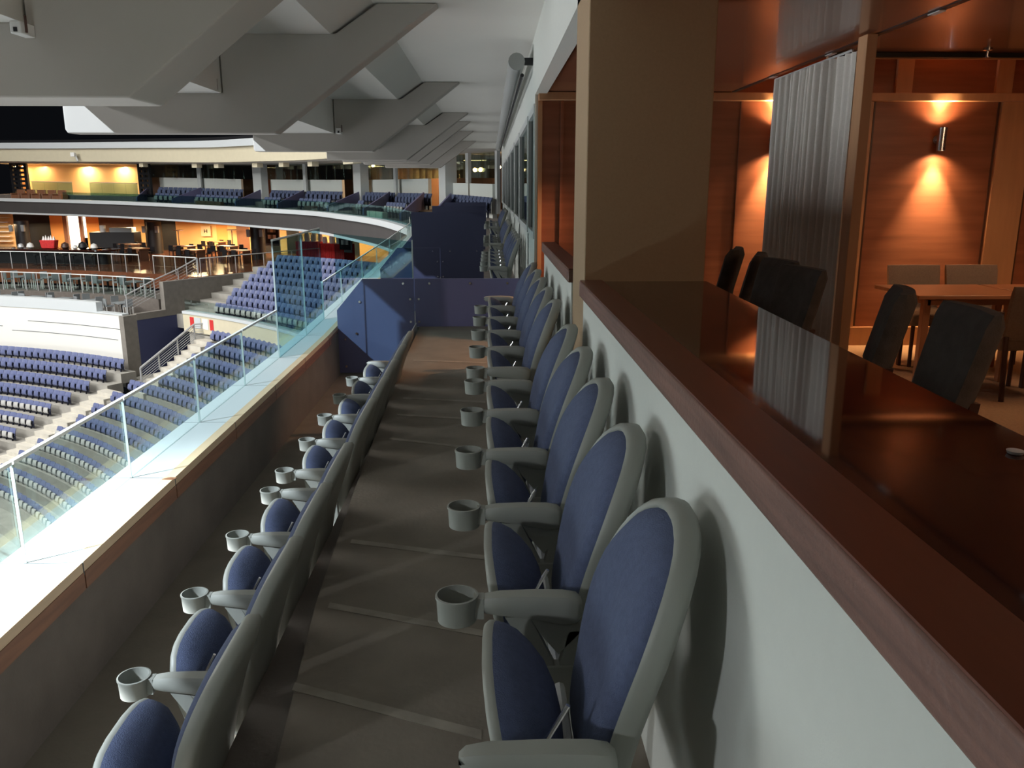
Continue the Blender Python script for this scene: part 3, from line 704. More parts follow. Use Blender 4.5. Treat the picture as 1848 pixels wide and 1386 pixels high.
# concrete steps of the bowl: each tread an arc
b = MB()
for i in range(-5, 14):
    k = 1.18 * i + .9 * 0
    R0, R1, z = SR(k + .59), SR(k - .59), SZ(k)
    if k < .3:
        arc_block(R0 - .05, R1 + .02, 52.3, 14, z - .6, z - .01, 'bowl', b)
        if k > -1.5: arc_block(R0 - .05, R1 + .02, 84, 56.2, z - .6, z - .01, 'bowl', b)
    else: arc_block(R0 - .05, R1 + .02, 84, 14, z - .6, z - .01, 'bowl', b)
struct(b.obj('floor_bowl', smooth=20))
b = MB(); arc_block(2, SR(14.6), 100, 0, -16.6, -16.4, 'bowl', b, 40); struct(b.obj('floor_court', smooth=20))
b = MB()
arc_block(45.2, 46.1, 54.5, 14, -12, -6.4, 'bowl', b)
for j in range(8): arc_block(UR(j) - .5, UR(j) + .5, 57.6, 20, UZ(j) - .9, UZ(j) - .01, 'bowl', b)
struct(b.obj('floor_upper_block', smooth=20))
# aisle stair between the left block and the fan (pale half steps), and the stair beside the vomitory
def stair(name, ks, ta, tb, label):
    t = empty(name, pol(SR(ks[0]), ta(ks[0]), SZ(ks[0])), label, 'stairs'); L = Vector(t.location)
    for k in ks:
        for h in (0, .5):
            kk = k + h * 1.18; R = SR(kk); z = SZ(k) + (.22 if h == 0 else -.02)
            b = MB(); vs = [pol(R + a, th, zz) - L for zz in (z - .5, z) for a, th in ((-.42, ta(kk)), (.2, ta(kk)), (.2, tb(kk)), (-.42, tb(kk)))]
            b.hexa(vs[:4], vs[4:], 'stairw'); b.obj('step', t, smooth=0)
    return t
stair('aisle_stair', [1.18 * i + .9 for i in range(9)], lambda k: 53.6 + .42 * k, lambda k: 55.9 + .42 * k, 'pale concrete aisle stair going down between the two seat blocks')
stair('vomitory_stair', [-5 + 1.18 * i for i in range(5)], lambda k: 50.4, lambda k: 52.2, 'pale concrete stair with a railing beside the navy wall')
stair('side_stair', [4.6 + 1.18 * i for i in range(7)], lambda k: 26.3 + 1.5 * (k - 4.6), lambda k: 28.4 + 1.5 * (k - 4.6), 'pale stair far below, nearest to the camera behind the glass')
# white curved wall with its blue-grey coping, over the left block
t = empty('curved_wall', pol(42.4, 68, -9.3), 'bright white curved wall above the left seat block', 'wall'); L = Vector(t.location)
def arcpart(name, par_, R0, R1, t0, t1, z0, z1, m, n=None):
    mb = arc_block(R0, R1, t0, t1, z0, z1, m, None, n); mb.v = [tuple(Vector(v) - Vector(par_.location)) for v in mb.v]; return mb.obj(name, par_, smooth=20)
WR = 42.5
te = 57.9
arcpart('wall_face', t, WR, WR + .3, te, 96, -10.6, -6.0, 'wwall')
arcpart('coping', t, WR - .05, WR + .4, te + 3.3, 96, -6.0, -5.32, 'ledge')
arcpart('low_coping', t, WR - .05, WR + .4, te, te + 3.3, -6.0, -5.9, 'ledge')
for zz, a, c in [(-6.9, te + .2, te + 12), (-7.6, te + 1, te + 14), (-7.35, te + 15, te + 30)]: arcpart('panel_joint', t, WR - .012, WR, a, c, zz, zz + .035, 'seam')
# vomitory: grey pier, navy side wall, grey blocks above
def radial(name, th, R0, R1, zpts, th_w, m, label, cat='wall', structure=True):
    """wall along a radius; zpts: (z0, z1) at R0 and R1"""
    (a0, a1), (c0, c1) = zpts
    b = MB(); b.hexa([pol(R0, th, a0), pol(R1, th, c0), pol(R1, th + th_w, c0), pol(R0, th + th_w, a0)], [pol(R0, th, a1), pol(R1, th, c1), pol(R1, th + th_w, c1), pol(R0, th + th_w, a1)], m)
    o = b.obj(name)
    if structure: return struct(o)
    return tag(o, label, cat)
thw = 57.5
radial('wall_pier', thw, 42.3, 43.2, [(-10.8, -6.0), (-10.8, -6.0)], .6, 'concrete', '')
radial('wall_navy', thw, 43.2, 50.5, [(-10.8, -6.35), (-9.0, -6.35)], .5, 'bwall', '')
radial('wall_navy_band', thw - .02, 43.2, 50.5, [(-6.35, -5.95), (-6.35, -5.95)], .5, 'concrete', '')
radial('wall_grey_block', thw - .01, 45.3, 66, [(-5.95, -4.17), (-5.95, -4.17)], .5, 'concrete', '')
arcp = arc_block(42.0, 44.8, 52, 57.4, -10.9, -9.85, 'bowl'); struct(arcp.obj('floor_landing', smooth=20))
struct(arc_block(50.2, 50.6, 50.5, 57.4, -11, -6.35, 'black').obj('wall_tunnel_end', smooth=20))
# fascia wall under the upper block, with its sponsor patches and glass front
t = empty('fascia_wall', pol(45.2, 45, -8), 'cream fascia wall curving under the upper seat block', 'wall')
arcpart('wall_face', t, 44.9, 45.2, 54.6, 15, -7.05, -5.95, 'cream')
arcpart('coping', t, 44.85, 45.4, 54.6, 15, -5.95, -5.78, 'ledge')
for a, c, m in [(53.7, 53.2, 'red'), (53.1, 52.3, 'ledge'), (52.1, 51.3, 'whitep'), (51.1, 50.6, 'red'), (52.6, 52.3, 'gledge')]: arcpart('patch', t, 44.88, 44.9, a, c, -6.75, -6.1, m, 1)
t = empty('front_glass', pol(45.2, 45, -5.78), 'low glass front along the upper seat block', 'glass panel')
arcpart('pane', t, 45.10, 45.12, 54.6, 30, -5.78, -5.1, 'gl')
# ---- railings
def railing(pts, h, label, wires=5, r=.035, post_every=1, mt='steel', zoff=None, panes=False):
    P = [Vector(p) for p in pts]; t = empty('railing', P[0], label, 'railing'); L = P[0]
    for p in P[::post_every]: MB().tube([p - L, p - L + Vector((0, 0, h))], r, mt, 6).obj('post', t)
    MB().tube([p - L + Vector((0, 0, h)) for p in P], r * 1.25, 'topedge' if panes else mt, 6).obj('handrail', t)
    for w in range(wires):
        zz = h * (w + 1) / (wires + 1); MB().tube([p - L + Vector((0, 0, zz)) for p in P], r * .35, mt, 4).obj('wire', t)
    if panes:
        for p, q in zip(P, P[1:]):
            d = (q - p) * .04; b = MB(); n_ = (q - p).cross(Vector((0, 0, 1))).normalized() * .01
            lo = [p + d - n_ - L, q - d - n_ - L, q - d + n_ - L, p + d + n_ - L]; lo = [v + Vector((0, 0, .08)) for v in lo]
            b.hexa(lo, [v + Vector((0, 0, h - .14)) for v in lo], 'gl'); b.obj('pane', t)
    return t
k5 = [-5.2, -3.9, -2.4, -.9, .0]
rl = [pol(SR(k), 52.4, SZ(k) + .25) for k in (-.1, -1.6, -3.2, -4.7)] + [pol(SR(-4.7) + 1.0, 51.6, SZ(-4.7) + .3)]
railing(rl, 1.0, 'steel wire railing along the stair beside the navy wall', 6, .05)
# ---- restaurant tiers behind the white curved wall
T2, T1, T0 = (-6.3, 42.8, 45.2), (-5.3, 45.2, 48.4), (-4.15, 48.4, 72)
b = MB(); arc_block(*T2[1:], 58.1, 96, T2[0] - .8, T2[0], 'darkconc', b); struct(b.obj('floor_tier_low', smooth=20))
b = MB(); arc_block(*T1[1:], 58.1, 96, T1[0] - 1, T1[0], 'darkconc', b); struct(b.obj('floor_tier_mid', smooth=20))
b = MB(); arc_block(*T0[1:], 58.1, 96, T0[0] - 1, T0[0], 'rest_floor', b); arc_block(54.4, 74, 10, 58.1, T0[0] - .6, T0[0], 'rest_floor', b); struct(b.obj('floor_restaurant', smooth=20))
def arcpts(R, t0, t1, z, n): return [pol(R, t0 + (t1 - t0) * i / n, z) for i in range(n + 1)]
railing(arcpts(45.4, 58.8, 86, T1[0], 22), 1.25, 'glass railing of the middle restaurant tier', 0, .028, panes=True)
railing(arcpts(48.6, 65, 86, T0[0], 14), 1.25, 'glass railing in front of the bar, left stretch', 0, .028, panes=True)
railing(arcpts(48.6, 58.4, 63.4, T0[0], 4), 1.25, 'short glass railing in front of the tables, right stretch', 0, .028, panes=True)
railing([pol(43.0, 58.2, T2[0] + .35), pol(45.0, 58.1, T1[0] + .1), pol(46.8, 58.0, T1[0] + .65), pol(48.4, 58, T0[0] + .1)], 1.15, 'sloping steel railing down the side of the restaurant tiers', 5)
railing([pol(R, 58.0, T0[0] + .02) for R in (48.6, 49.4, 51.6, 54.2, 57, 60, 63)], 1.2, 'steel railing along the edge of the restaurant floor above the grey wall', 0, .028, panes=True)

# ================================================================== FAR SUITE RING
ledge_px = [(-60, 356.5, 80), (0, 357, 79), (125, 360, 76), (250, 364, 72), (375, 370, 67), (460, 374.5, 62), (560, 380, 56), (618, 386, 49.5), (685, 395, 42), (735, 408, 36)]
LP = []
for px, py, Y in ledge_px: LP.append(atY(px, py, Y))
LP.append(Vector((-2.9, 33.0, .0)))
def cr(P, t):
    n = len(P) - 1; t = max(0, min(n - 1e-6, t)); i = int(t); u = t - i
    p0, p1, p2, p3 = P[max(i - 1, 0)], P[i], P[min(i + 1, n)], P[min(i + 2, n)]
    return .5 * ((2 * p1) + (p2 - p0) * u + (2 * p0 - 5 * p1 + 4 * p2 - p3) * u * u + (3 * p1 - p0 - 3 * p2 + p3) * u ** 3)
NT = len(LP) - 1
def ring(t, d, dz=0):
    p = cr(LP, t); q = cr(LP, min(t + .05, NT - 1e-4)) - cr(LP, max(t - .05, 0)); n = Vector((-q.y, q.x, 0)).normalized()
    return Vector((p.x, p.y, p.z + dz)) + n * d
def t_of(px, d, dz=0):
    lo, hi = 0.0, float(NT)
    for _ in range(40):
        mid = (lo + hi) / 2
        if proj(ring(mid, d, dz))[0] < px: lo = mid
        else: hi = mid
    return (lo + hi) / 2
def ring_block(t0, t1, d0, d1, z0, z1, m, mb=None, n=None, off=None):
    mb = mb or MB(); n = n or max(1, int((t1 - t0) * 6)); off = off or Vector((0, 0, 0))
    for i in range(n):
        a = t0 + (t1 - t0) * i / n; b_ = t0 + (t1 - t0) * (i + 1) / n
        mb.hexa([ring(a, d0, z0) - off, ring(a, d1, z0) - off, ring(b_, d1, z0) - off, ring(b_, d0, z0) - off], [ring(a, d0, z1) - off, ring(a, d1, z1) - off, ring(b_, d1, z1) - off, ring(b_, d0, z1) - off], m)
    return mb
struct(ring_block(0, NT, -.2, .35, -.30, -.02, 'ledge').obj('trim_ring_ledge', smooth=20))
struct(ring_block(0, NT, -.05, .35, -1.28, -.30, 'fascia').obj('wall_ring_fascia', smooth=20))
struct(ring_block(0, NT, -.12, .0, -1.42, -1.28, 'ledge').obj('trim_ring_lower', smooth=20))
b = MB(); ring_block(0, NT, 0, 7, -1.45, -1.2, 'soffit', b); ring_block(0, NT, .35, 1.5, -1.2, -.7, 'darkconc', b); ring_block(0, NT, 1.5, 2.6, -1.2, -.2, 'darkconc', b); ring_block(0, NT, 2.6, 8, -1.2, .30, 'darkconc', b); struct(b.obj('floor_ring', smooth=20))
struct(ring_block(0, NT, 0.2, .6, 3.25, 4.35, 'cream').obj('wall_ring_beam', smooth=20))
struct(ring_block(0, NT, -.1, .7, 4.35, 4.85, 'ledge').obj('trim_ring_top', smooth=20))
struct(ring_block(0, NT, .2, 12, 4.86, 5.1, 'black').obj('ceiling_ring_top', smooth=20))
struct(ring_block(0, NT, .6, 12, 3.15, 3.3, 'beam').obj('ceiling_ring', smooth=20))
# window wall of the far suites: low white walls, columns, mullions, glazing
D = 4.2
def rp(name, px0, px1, d0, d1, z0, z1, m, label, cat, group=None, kind=None):
    t0, t1 = t_of(px0, d0, (z0 + z1) / 2), t_of(px1, d0, (z0 + z1) / 2); off = ring((t0 + t1) / 2, d0, z0)
    o = ring_block(t0, t1, d0, d1, z0, z1, m, off=off, n=max(1, int((t1 - t0) * 8))).obj(name, smooth=20); o.location = off
    if kind == 's': return struct(o)
    return tag(o, label, cat, group)
for i, (a, c) in enumerate([(289, 436), (489, 618), (665, 773)]):
    rp('wall_counter', a, c, D, D + .2, .3, 2.0, 'white', '', '', kind='s')
for i, (a, c) in enumerate([(810, 845), (848, 889)]):
    rp('wall_counter', a, c, D - .5, D - .3, .3, 1.75, 'white', '', '', kind='s')
for i, (a, c) in enumerate([(457, 472), (638, 651), (792, 804)]):
    rp('suite_column', a, c, D - .9, D - .3, -.2, 3.2, 'winframe', '%s pale column of the far suite level, seen from the left' % ['first', 'second', 'third'][i], 'column', 'columns of the far suites')
for i, (a, c) in enumerate([(356, 362), (547, 552), (710, 714), (840, 845), (893, 897)]):
    rp('window_mullion', a, c, D - .4, D - .25, .5, 3.2, 'winframe', '%s thin white window post of the far suites, from the left' % NUM[i], 'post', 'window posts of the far suites')
for i, (a, c) in enumerate([(251, 258), (346, 355), (386, 394), (455, 464), (503, 511), (555, 563), (619, 637)]):
    rp('beam_end', a, c, .62, 1.1, 2.85, 3.15, 'cream', '%s cream beam end under the long cream beam, from the left' % NUM[i], 'beam', 'beam ends of the far suites')
for i, (a, c) in enumerate([(258, 456), (474, 636), (652, 791), (806, 892)]):
    rp('window_%d' % (20 + i), a, c, D + .05, D + .08, 2.0, 3.15, 'glw', '', '', kind='s')
# rooms behind
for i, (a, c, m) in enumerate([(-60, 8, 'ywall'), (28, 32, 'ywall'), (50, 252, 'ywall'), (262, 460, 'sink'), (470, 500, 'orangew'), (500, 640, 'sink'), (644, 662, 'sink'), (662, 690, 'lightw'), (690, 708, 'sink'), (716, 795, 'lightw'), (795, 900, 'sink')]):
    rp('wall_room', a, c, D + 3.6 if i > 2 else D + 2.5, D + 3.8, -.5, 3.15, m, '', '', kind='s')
for px, e, col in [(70, 130, (1, .60, .34)), (150, 300, (1, .74, .42)), (215, 260, (1, .74, .42)), (20, 260, (1, .66, .34)), (675, 90, (1, .6, .3)), (745, 80, (1, .6, .3)), (485, 25, (1, .6, .3)), (855, 60, (1, .62, .3))]:
    p = ring(t_of(px, D + 1.8, 2), D + 1.8, 2.95); area('room_light', p, p - Vector((0, 0, 1)), 1.2, e, col)
# partition screens with square openings
for i, (a, c) in enumerate([(20, 50), (250, 271)]):
    t0, t1 = t_of(a, D - 1.5, 1.5), t_of(c, D - 1.5, 1.5); off = ring(t0, D - 1.5, 0)
    t = empty('pierced_screen', off, 'dark screen with square openings, %s' % ['at the far left', 'at the right of the yellow wall'][i], 'screen', group='pierced screens')
    for u in (0.0, .42, .85):
        ta = t0 + (t1 - t0) * u; ring_block(ta, ta + (t1 - t0) * .16, D - 1.5, D - 1.3, .2, 3.2, 'black', off=off, n=1).obj('upright', t)
    for j in range(8): ring_block(t0, t1, D - 1.5, D - 1.3, .2 + j * .4, .41 + j * .4, 'black', off=off, n=1).obj('slat', t)
for i, px in enumerate([34, 52, 71, 90, 108]):
    q = ring(t_of(px, 1.9, 0), 1.9, -.2); b = MB(); b.box((-.45, -.4, 0), (.45, .4, .45), 'railw'); b.box((-.45, .25, .45), (.45, .42, .95), 'railw'); b.box((-.55, -.4, 0), (-.45, .42, .62), 'railw'); b.box((.45, -.4, 0), (.55, .42, .62), 'railw')
    o = b.obj('lounge_chair', bevel=.03); o.location = q; o.rotation_euler.z = radians(-20); tag(o, '%s red brown lounge chair behind the far ledge, from the left' % NUM[i], 'chair', 'lounge chairs behind the far ledge')
for i, (a, c) in enumerate([(58, 130), (162, 248)]):
    ta, tc = t_of(a, 2.8, 1), t_of(c, 2.8, 1); off = ring(ta, 2.8, .3); t = empty('glass_screen', off, 'glass screen in front of the yellow wall, %s one' % ['left', 'right'][i], 'glass panel')
    ring_block(ta, tc, 2.8, 2.84, .3, 1.45, 'glt', off=off).obj('pane', t, smooth=20); ring_block(ta, tc, 2.77, 2.87, 1.45, 1.52, 'tanw', off=off).obj('top_rail', t, smooth=20)
# warm pendant bulbs
for i, (px, dz) in enumerate([(22, 2.8), (30, 2.8), (42, 2.8), (660, 2.9), (673, 2.95), (857, 2.4), (867, 2.4), (900, 2.5)]):
    p = ring(t_of(px, D + .8, dz), D + .8, dz); r = .16 if i < 3 else .11
    b = MB(); b.lathe([(.001, -r), (r * .7, -r * .7), (r, 0), (r * .7, r * .7), (.001, r)], (0, 0, 0), 'glow', 12); b.tube([(0, 0, r), (0, 0, 3.1 - dz)], .015, 'black', 5)
    o = b.obj('pendant_lamp'); o.location = p; tag(o, 'warm glowing pendant lamp in the far suites, %s' % ['leftmost', 'second from the left', 'third from the left', 'left of a pair near the picture middle', 'right of a pair near the picture middle', 'in the end window, left one', 'in the end window, right one', 'at the corner beside the wall'][i], 'lamp', 'pendant lamps')
# seats of the far suites
def ring_seats(px0, px1, d, dz, pale, label, group):
    t0, t1 = t_of(px0, d, dz + .5), t_of(px1, d, dz + .5); P = ring(t0, d, dz); t = t0
    last = None
    while t < t1:
        p = ring(t, d, dz)
        if last is None or (p - last).length > .60:
            q = ring(t + .02, d) - ring(t - .02, d)
            o = bpy.data.objects.new('stadium_chair', meD if pale else meC); COL.objects.link(o); o.location = p
            o.rotation_euler.z = atan2(q.y, q.x) + pi / 2; tag(o, label, 'seat', group); last = p
        t += .004
for i, (a, c) in enumerate([(288, 358), (364, 436), (490, 548), (554, 614), (655, 706), (716, 772), (812, 880)]):
    ring_seats(a, c, 3.4, .32, False, 'small blue seat in the back row of the far suites, %s stretch from the left' % NUM[i], 'far suite back row stretch %s' % NUM[i])
for i, (a, c) in enumerate([(282, 318), (356, 424), (478, 506), (541, 590), (645, 655), (696, 730)]):
    ring_seats(a, c, 2.1, -.18, True, 'small seat with a pale pan in the far suites, %s stretch from the left' % NUM[i], 'far suite second row stretch %s' % NUM[i])
for i, (a, c, w) in enumerate([(246, 264, 2.2), (310, 356, 2.0), (424, 464, 2.0), (500, 540, 2.0), (590, 640, 2.0), (655, 692, 2.0), (722, 752, 1.6), (768, 800, 1.6)]):
    t0, t1 = t_of(a, .5, .4), t_of(c, 3.0, .8); off = ring(t0, .5, 0)
    A, B = ring(t0, .5, 0), ring(t1, 3.4, 0); n_ = Vector((A.y - B.y, B.x - A.x, 0)).normalized() * .04
    b = MB(); b.hexa([A - off - n_, B - off - n_, B - off + n_, A - off + n_], [v - off + Vector((0, 0, h)) for v, h in ((A - n_, .35), (B - n_, 1.25), (B + n_, 1.25), (A + n_, .35))], 'divider')
    o = b.obj('far_divider'); o.location = off; tag(o, 'dark blue divider panel in the far suites, %s from the left' % NUM[i], 'divider', 'dividers of the far suites')
for i, (a, c) in enumerate([(353, 398), (549, 566), (662, 690)]):
    rp('folded_banner', a, c, .6, .9, -.2, .25, ['railw', 'capw', 'cream'][i], ['brown low board behind the far ledge, left one', 'small brown board behind the far ledge, middle one', 'pale yellow board behind the far ledge, right one'][i], 'board')
t = empty('ring_glass', ring(4, .1, 0), 'long green tinted glass front above the far pale ledge', 'glass panel')
ring_block(1.9, NT - .3, .1, .13, 0, .62, 'glt', off=Vector(t.location)).obj('pane', t, smooth=20)
# camera-like fitting on the cream beam
p = ring(t_of(135, -.25, 3.8), -.25, 3.75)
t = empty('camera_fitting', p, 'small white camera fixed to the cream beam at the left', 'camera')
MB().box((-.25, -.3, -.1), (.1, .05, .25), 'whitep').obj('body', t, bevel=.02); MB().tube([(0, .0, .2), (.25, -.1, -.5)], .08, 'steel').obj('bracket', t)

# ================================================================== RESTAURANT LEVEL (below the ring)
ZF = T0[0]
def pp(px, Rr, z): return pol(Rr, theta_at(px, Rr, z), z)
def wallseg(px0, px1, R, z0, z1, m, name='wall_restaurant', th=.3):
    a, c = theta_at(px0, R, (z0 + z1) / 2), theta_at(px1, R, (z0 + z1) / 2)
    return struct(arc_block(R, R + th, a, c, z0, z1, m, None, max(1, int(abs(a - c) / 2))).obj(name, smooth=20))
RB_ = 68.0
for a, c, m in [(-40, 27, 'ywall'), (27, 92, 'black'), (92, 115, 'owall'), (115, 122, 'railw'), (144, 149, 'railw'), (157, 180, 'owall'), (180, 242, 'sink'), (242, 262, 'ywall'), (262, 318, 'black'), (318, 391, 'ywall'), (391, 411, 'owall'), (411, 427, 'ywall'), (427, 450, 'railw'), (450, 458, 'ywall'), (458, 505, 'black'), (505, 517, 'ywall'), (517, 540, 'black'), (540, 630, 'ywall'), (630, 648, 'black'), (648, 700, 'owall')]:
    wallseg(a, c, RB_, ZF, -.8, m)
struct(MB().box((0, 0, 0), (.01, .01, .01), 'black').obj('trim_hidden_marker')) if False else None
for a, c in [(122, 144), (149, 157)]: wallseg(a, c, RB_ + .4, ZF + (1.1 if a == 149 else 0), -.9, 'coolglow', 'door_lit')
for px, e in [(20, 800), (110, 900), (170, 700), (250, 900), (350, 1600), (400, 1500), (440, 1100), (510, 700), (570, 1200), (610, 1200), (660, 700)]:
    p = pp(px, RB_ - 3, -1.6); area('restaurant_light', p, p - Vector((0, 0, 1)), 1.5, e * .36, (1, .70, .38))
# black round columns with speakers
for i, (px, R, r) in enumerate([(42, 65, 1.0), (280, 64, 1.05), (466, 61, .95)]):
    p = pp(px, R, -3); p.z = ZF
    t = empty('round_column', p, 'black round column in the restaurant, %s' % ['at the far left', 'in the middle', 'beside the picture panel'][i], 'column', group='restaurant columns')
    MB().lathe([(r * .62, 0), (r * .62, 2.85)], (0, 0, 0), 'black', 24).obj('shaft', t)
    for s in (-1, 1): MB().box((s * r * .55 - .15, -r * .7 - .25, 1.9), (s * r * .55 + .15, -r * .7, 2.5), 'panelg').obj('speaker', t, bevel=.03)
# bar
t = empty('bar', pp(100, 52.6, ZF), 'long dark curved bar with a rounded end', 'bar')
a0, a1 = theta_at(-40, 52.5, ZF + 1), theta_at(188, 52.5, ZF + 1)
arcpart('bar_front', t, 52.4, 54.2, a1 + .9, a0, ZF, ZF + 1.05, 'black')
arcpart('bar_top', t, 52.0, 54.6, a1 + .9, a0, ZF + 1.05, ZF + 1.17, 'counter')
q = pol(53.3, a1 + .9, ZF + 1.05) - t.location
MB().lathe([(1.3, 0), (1.3, .12)], tuple(q), 'counter', 32).obj('bar_end', t)
q.z -= 1.05; MB().lathe([(.5, 0), (.5, 1.05)], tuple(q), 'black', 24).obj('bar_end_base', t)
# things on the bar
p = pp(90, 52.9, ZF + 1.18); t = empty('ice_tub', p, 'red tub holding white napkins on the bar', 'tub')
MB().hexa([(-.5, -.3, 0), (.5, -.3, 0), (.5, .3, 0), (-.5, .3, 0)], [(-.6, -.35, .65), (.6, -.35, .65), (.6, .35, .65), (-.6, .35, .65)], 'red').obj('tub_body', t, bevel=.05)
for i in range(5): MB().hexa([(-.5 + .2 * i, -.1, .6), (-.3 + .2 * i, -.1, .6), (-.3 + .2 * i, .1, .6), (-.5 + .2 * i, .1, .6)], [(-.42 + .2 * i, -.02, .95 + .1 * (i % 2)), (-.38 + .2 * i, -.02, .95), (-.38 + .2 * i, .02, .95), (-.42 + .2 * i, .02, .95)], 'whitep').obj('napkin', t)
for i, (px, sc, m) in enumerate([(55, .35, 'whitep'), (38, .3, 'steel'), (118, .4, 'darkw'), (150, .45, 'black'), (136, .25, 'whitep'), (170, .35, 'whitep')]):
    o = MB().lathe([(sc * .5, 0), (sc * .8, sc * .3), (sc * .6, sc), (.02, sc * 1.3)], (0, 0, 0), m, 14).obj('bar_item'); o.location = pp(px, 52.8, ZF + 1.18)
    tag(o, ['small white bowl on the bar near the left end', 'small metal container on the bar at the far left', 'brown ornament on the bar right of the red tub', 'dark bag lying on the bar near its round end', 'small white cup on the bar', 'white domed dish at the round end of the bar'][i], 'container')
# buffet counter in the niche
p = pp(212, 64, ZF); t = empty('buffet', p, 'dark buffet counter in the niche behind the bar', 'counter')
MB().box((-2.0, -.8, 0), (2.0, .8, 1.9), 'black').obj('cabinet', t); MB().box((-.3, -.5, 1.9), (1.7, .5, 2.3), 'panelg').obj('equipment', t)
MB().lathe([(.25, 1.9), (.25, 2.5)], (-1.1, 0, 0), 'whitep', 14).obj('jar', t)
# tables and chairs (restaurant kind)
def cafe_table():
    r = empty('cafe_table', (0, 0, 0), '', 'table')
    MB().box((-.9, -.5, .98), (.9, .5, 1.05), 'tablew').obj('tabletop', r)
    for sx in (-.75, .75): MB().box((sx - .05, -.4, 0), (sx + .05, .4, .97), 'darkw').obj('leg', r)
    return r
def cafe_chair(m, lm):
    r = empty('cafe_chair', (0, 0, 0), '', 'chair')
    MB().box((-.24, -.24, .62), (.24, .24, .70), m).obj('seat', r); MB().box((-.24, .2, .70), (.24, .26, 1.12), m).obj('backrest', r)
    for sx in (-.21, .21):
        for sy in (-.21, .23): MB().box((sx - .025, sy - .025, 0), (sx + .025, sy + .025, .62), lm).obj('leg', r)
    return r
ct = cafe_table(); cc = cafe_chair('black', 'darkw'); cg = cafe_chair('panelg', 'whitep'); index_kids(None)
def put(proto, p, rz, lb, gr, first):
    o = proto if first else copy_tree(proto); o.location = p; o.rotation_euler.z = rz; o['label'] = lb; o['group'] = gr; return o
for i, (px, R) in enumerate([(336, 60), (352, 56.5), (412, 61), (434, 57.5), (392, 66), (250, 56.5), (236, 61)]):
    p = pp(px, R, ZF); put(ct, p, radians(-30), 'pale topped table in the restaurant behind the railing', 'restaurant tables', i == 0)
    for j, (dx, dy, a) in enumerate([(-.5, -.85, 0), (.5, -.85, 0), (-.5, .85, pi), (.5, .85, pi)]):
        c_, s_ = cos(radians(-30)), sin(radians(-30)); q = p + Vector((dx * c_ - dy * s_, dx * s_ + dy * c_, 0))
        put(cc, q, radians(-30) + a + pi, 'dark chair at the restaurant tables behind the railing', 'restaurant chairs', i == 0 and j == 0)
for i, (px, R) in enumerate([(325, 65), (421, 67)]):
    b = MB(); b.lathe([(.3, 0), (.3, .04), (.05, .06), (.05, 2.0), (.45, 2.02), (.45, 2.08)], (0, 0, 0), 'darkw', 14); o = b.obj('high_table'); o.location = pp(px, R, ZF); tag(o, 'tall round pedestal table against the orange wall, %s one' % ['left', 'right'][i], 'table')
n0 = True
for i, px in enumerate([14, 40, 66, 92, 118, 144, 170, 196, 222, 246]):
    tier = i % 2; z, R0, R1 = (T2 if tier == 0 else T1); p = pp(px, (R0 + R1) / 2 + .1, z); a0_ = random.uniform(-.4, .4)
    b = MB(); b.box((-.6, -.4, .74), (.6, .4, .8), 'panelg'); b.box((-.05, -.05, .04), (.05, .05, .74), 'black'); b.box((-.3, -.3, 0), (.3, .3, .04), 'black')
    o = b.obj('terrace_table'); o.location = p; o.rotation_euler.z = a0_ + radians(-25); tag(o, 'grey table on the %s glazed tier' % ['lowest', 'middle'][tier], 'table', 'tables on the %s tier' % ['lowest', 'middle'][tier])
    for k, (dx, dy, a) in enumerate([(-.95, 0, pi / 2), (.95, 0, -pi / 2), (0, -.80, pi)]):
        c_, s_ = cos(a0_ + radians(-25)), sin(a0_ + radians(-25)); q = p + Vector((dx * c_ - dy * s_, dx * s_ + dy * c_, 0))
        put(cg, q, a0_ + radians(-25) + a, 'grey chair with pale legs on the %s glazed tier' % ['lowest', 'middle'][tier], 'chairs on the %s tier' % ['lowest', 'middle'][tier], n0); n0 = False
for i in range(7):
    px = 66 + 17 * i; p = pp(px, 51.3, ZF); t = None
    b = MB(); b.lathe([(.3, 0), (.3, .03), (.04, .05), (.04, .74), (.24, .76), (.24, .84), (.02, .86)], (0, 0, 0), 'black', 12); o = b.obj('bar_stool'); o.location = p; tag(o, 'black stool in front of the long bar', 'stool', 'stools at the long bar')
# buffet tables with red cloth and white crockery
for i, (a, c, R) in enumerate([(534, 574, 61), (577, 621, 60)]):
    p0, p1 = pp(a, R, ZF + 1), pp(c, R, ZF + 1); off = p0.copy(); off.z = ZF
    t = empty('buffet_table', off, 'buffet table with a red pleated cloth, %s one' % ['left', 'right'][i], 'table')
    d = p1 - p0; d.z = 0; n_ = Vector((-d.y, d.x, 0)).normalized() * 1.2; b = MB(); N = 30; lo = []; hi = []
    for k in range(N + 1):
        w = Vector((d.y, -d.x, 0)).normalized() * .05 * sin(k * 2.4); lo.append(d * k / N + w); hi.append(d * k / N + Vector((0, 0, 1.6)))
    lo += [d + n_, n_]; hi += [d + n_ + Vector((0, 0, 1.6)), n_ + Vector((0, 0, 1.6))]
    b.hexa(lo, hi, 'red'); b.obj('cloth', t, smooth=0)
    for k in range(6):
        q = d * (k + .7) / 7 + n_ * (.3 + .4 * (k % 2)); q.z = 1.6; h = .5 + .5 * (k / 6 if i else random.random())
        o = MB().lathe([(.17, 0), (.20, h * .5), (.15, h), (.02, h)], (0, 0, 0), 'whitep', 12).obj('dish_stack'); o.location = off + q; tag(o, 'stack of white dishes on the %s red buffet table' % ['left', 'right'][i], 'dishes', 'white dishes on the red tables')
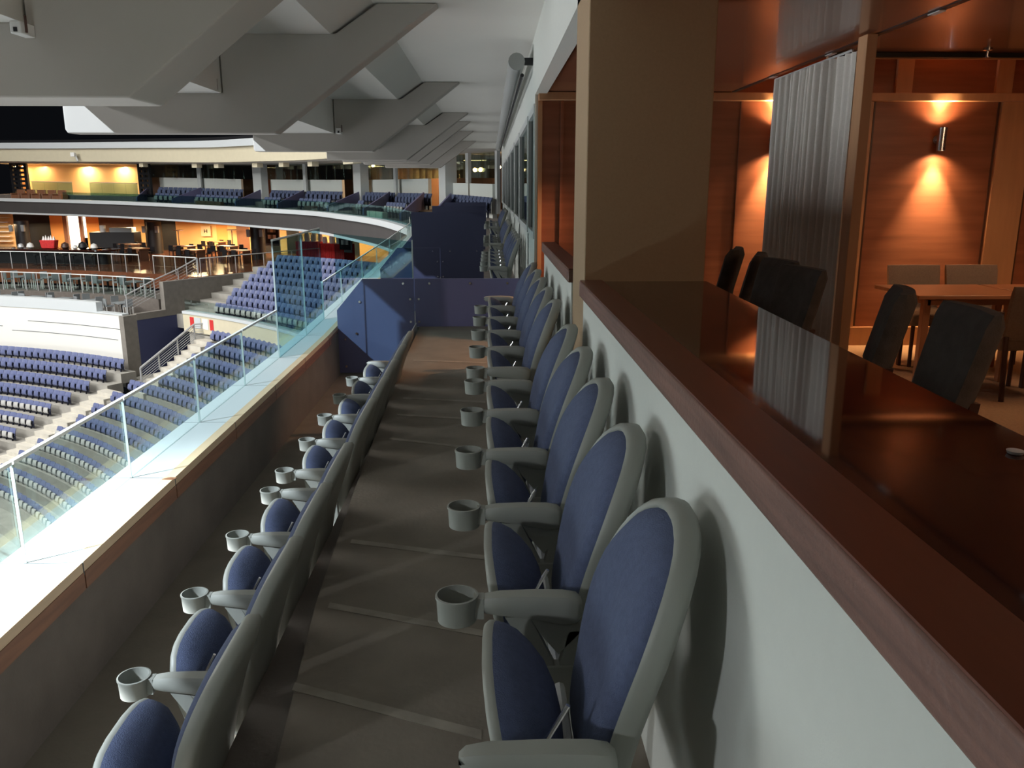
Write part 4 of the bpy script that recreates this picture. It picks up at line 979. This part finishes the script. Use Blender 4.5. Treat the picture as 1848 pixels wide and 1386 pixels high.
# framed panels
for i, (a, c, R) in enumerate([(483, 497, 63), (616, 627, 60)]):
    p0, p1 = pp(a, R, ZF + 2.5), pp(c, R, ZF + 2.5); off = (p0 + p1) / 2; w = (p1 - p0).length; an = atan2(p1.y - p0.y, p1.x - p0.x)
    t = empty('picture_panel', off, 'framed black and white picture panel, %s' % ['beside the black column', 'right of the red buffet tables'][i], 'picture', rz=an)
    MB().box((-w / 2 - .35, .02, -1.5), (w / 2 + .35, .12, 1.3), 'panelg').obj('frame', t); MB().box((-w / 2 - .25, -.02, -1.3), (w / 2 + .25, .02, 1.15), 'black').obj('print', t)
    for k in range(9): x = (-.35 + .35 * (k % 3)) * w; z = -.75 + .55 * (k // 3); MB().box((x - .14, -.035, z - .16), (x + .14, -.02, z + .18), 'whitep' if k % 2 == 0 else 'panelg').obj('figure', t)
p0, p1 = pp(362, RB_ - .2, ZF + 3), pp(379, RB_ - .2, ZF + 3); an = atan2(p1.y - p0.y, p1.x - p0.x); w = (p1 - p0).length; p = (p0 + p1) / 2; p.z = z_at(p, 417)
t = empty('wall_poster', p, 'square tan poster with a dark letter on the orange wall', 'poster', rz=an)
MB().box((-w / 2, -.1, -w * .48), (w / 2, 0, w * .48), 'tanw').obj('board', t)
h_ = w * .16; b = MB()
for sx in (-1, 1): b.box((sx * h_ * .8 - h_ * .22, -.13, -h_), (sx * h_ * .8 + h_ * .22, -.101, h_), 'black')
b.box((-h_ * .8, -.13, -h_ * .18), (h_ * .8, -.101, h_ * .18), 'black'); b.obj('letter', t)
# lit back shelves at the far left
t = empty('bottle_shelves', pp(8, RB_ - .6, ZF), 'glowing glass shelves behind the bar at the left edge', 'shelves')
for k in range(6): arcpart('shelf', t, RB_ - .8, RB_ - .3, theta_at(26, RB_, -3), theta_at(-30, RB_, -3), ZF + .8 + .45 * k, ZF + .86 + .45 * k, 'whitep', 3)
# dark upper void: the roof of the arena far above
struct(MB().box((-140, -40, 30), (40, 160, 30.5), 'black').obj('ceiling_arena'))
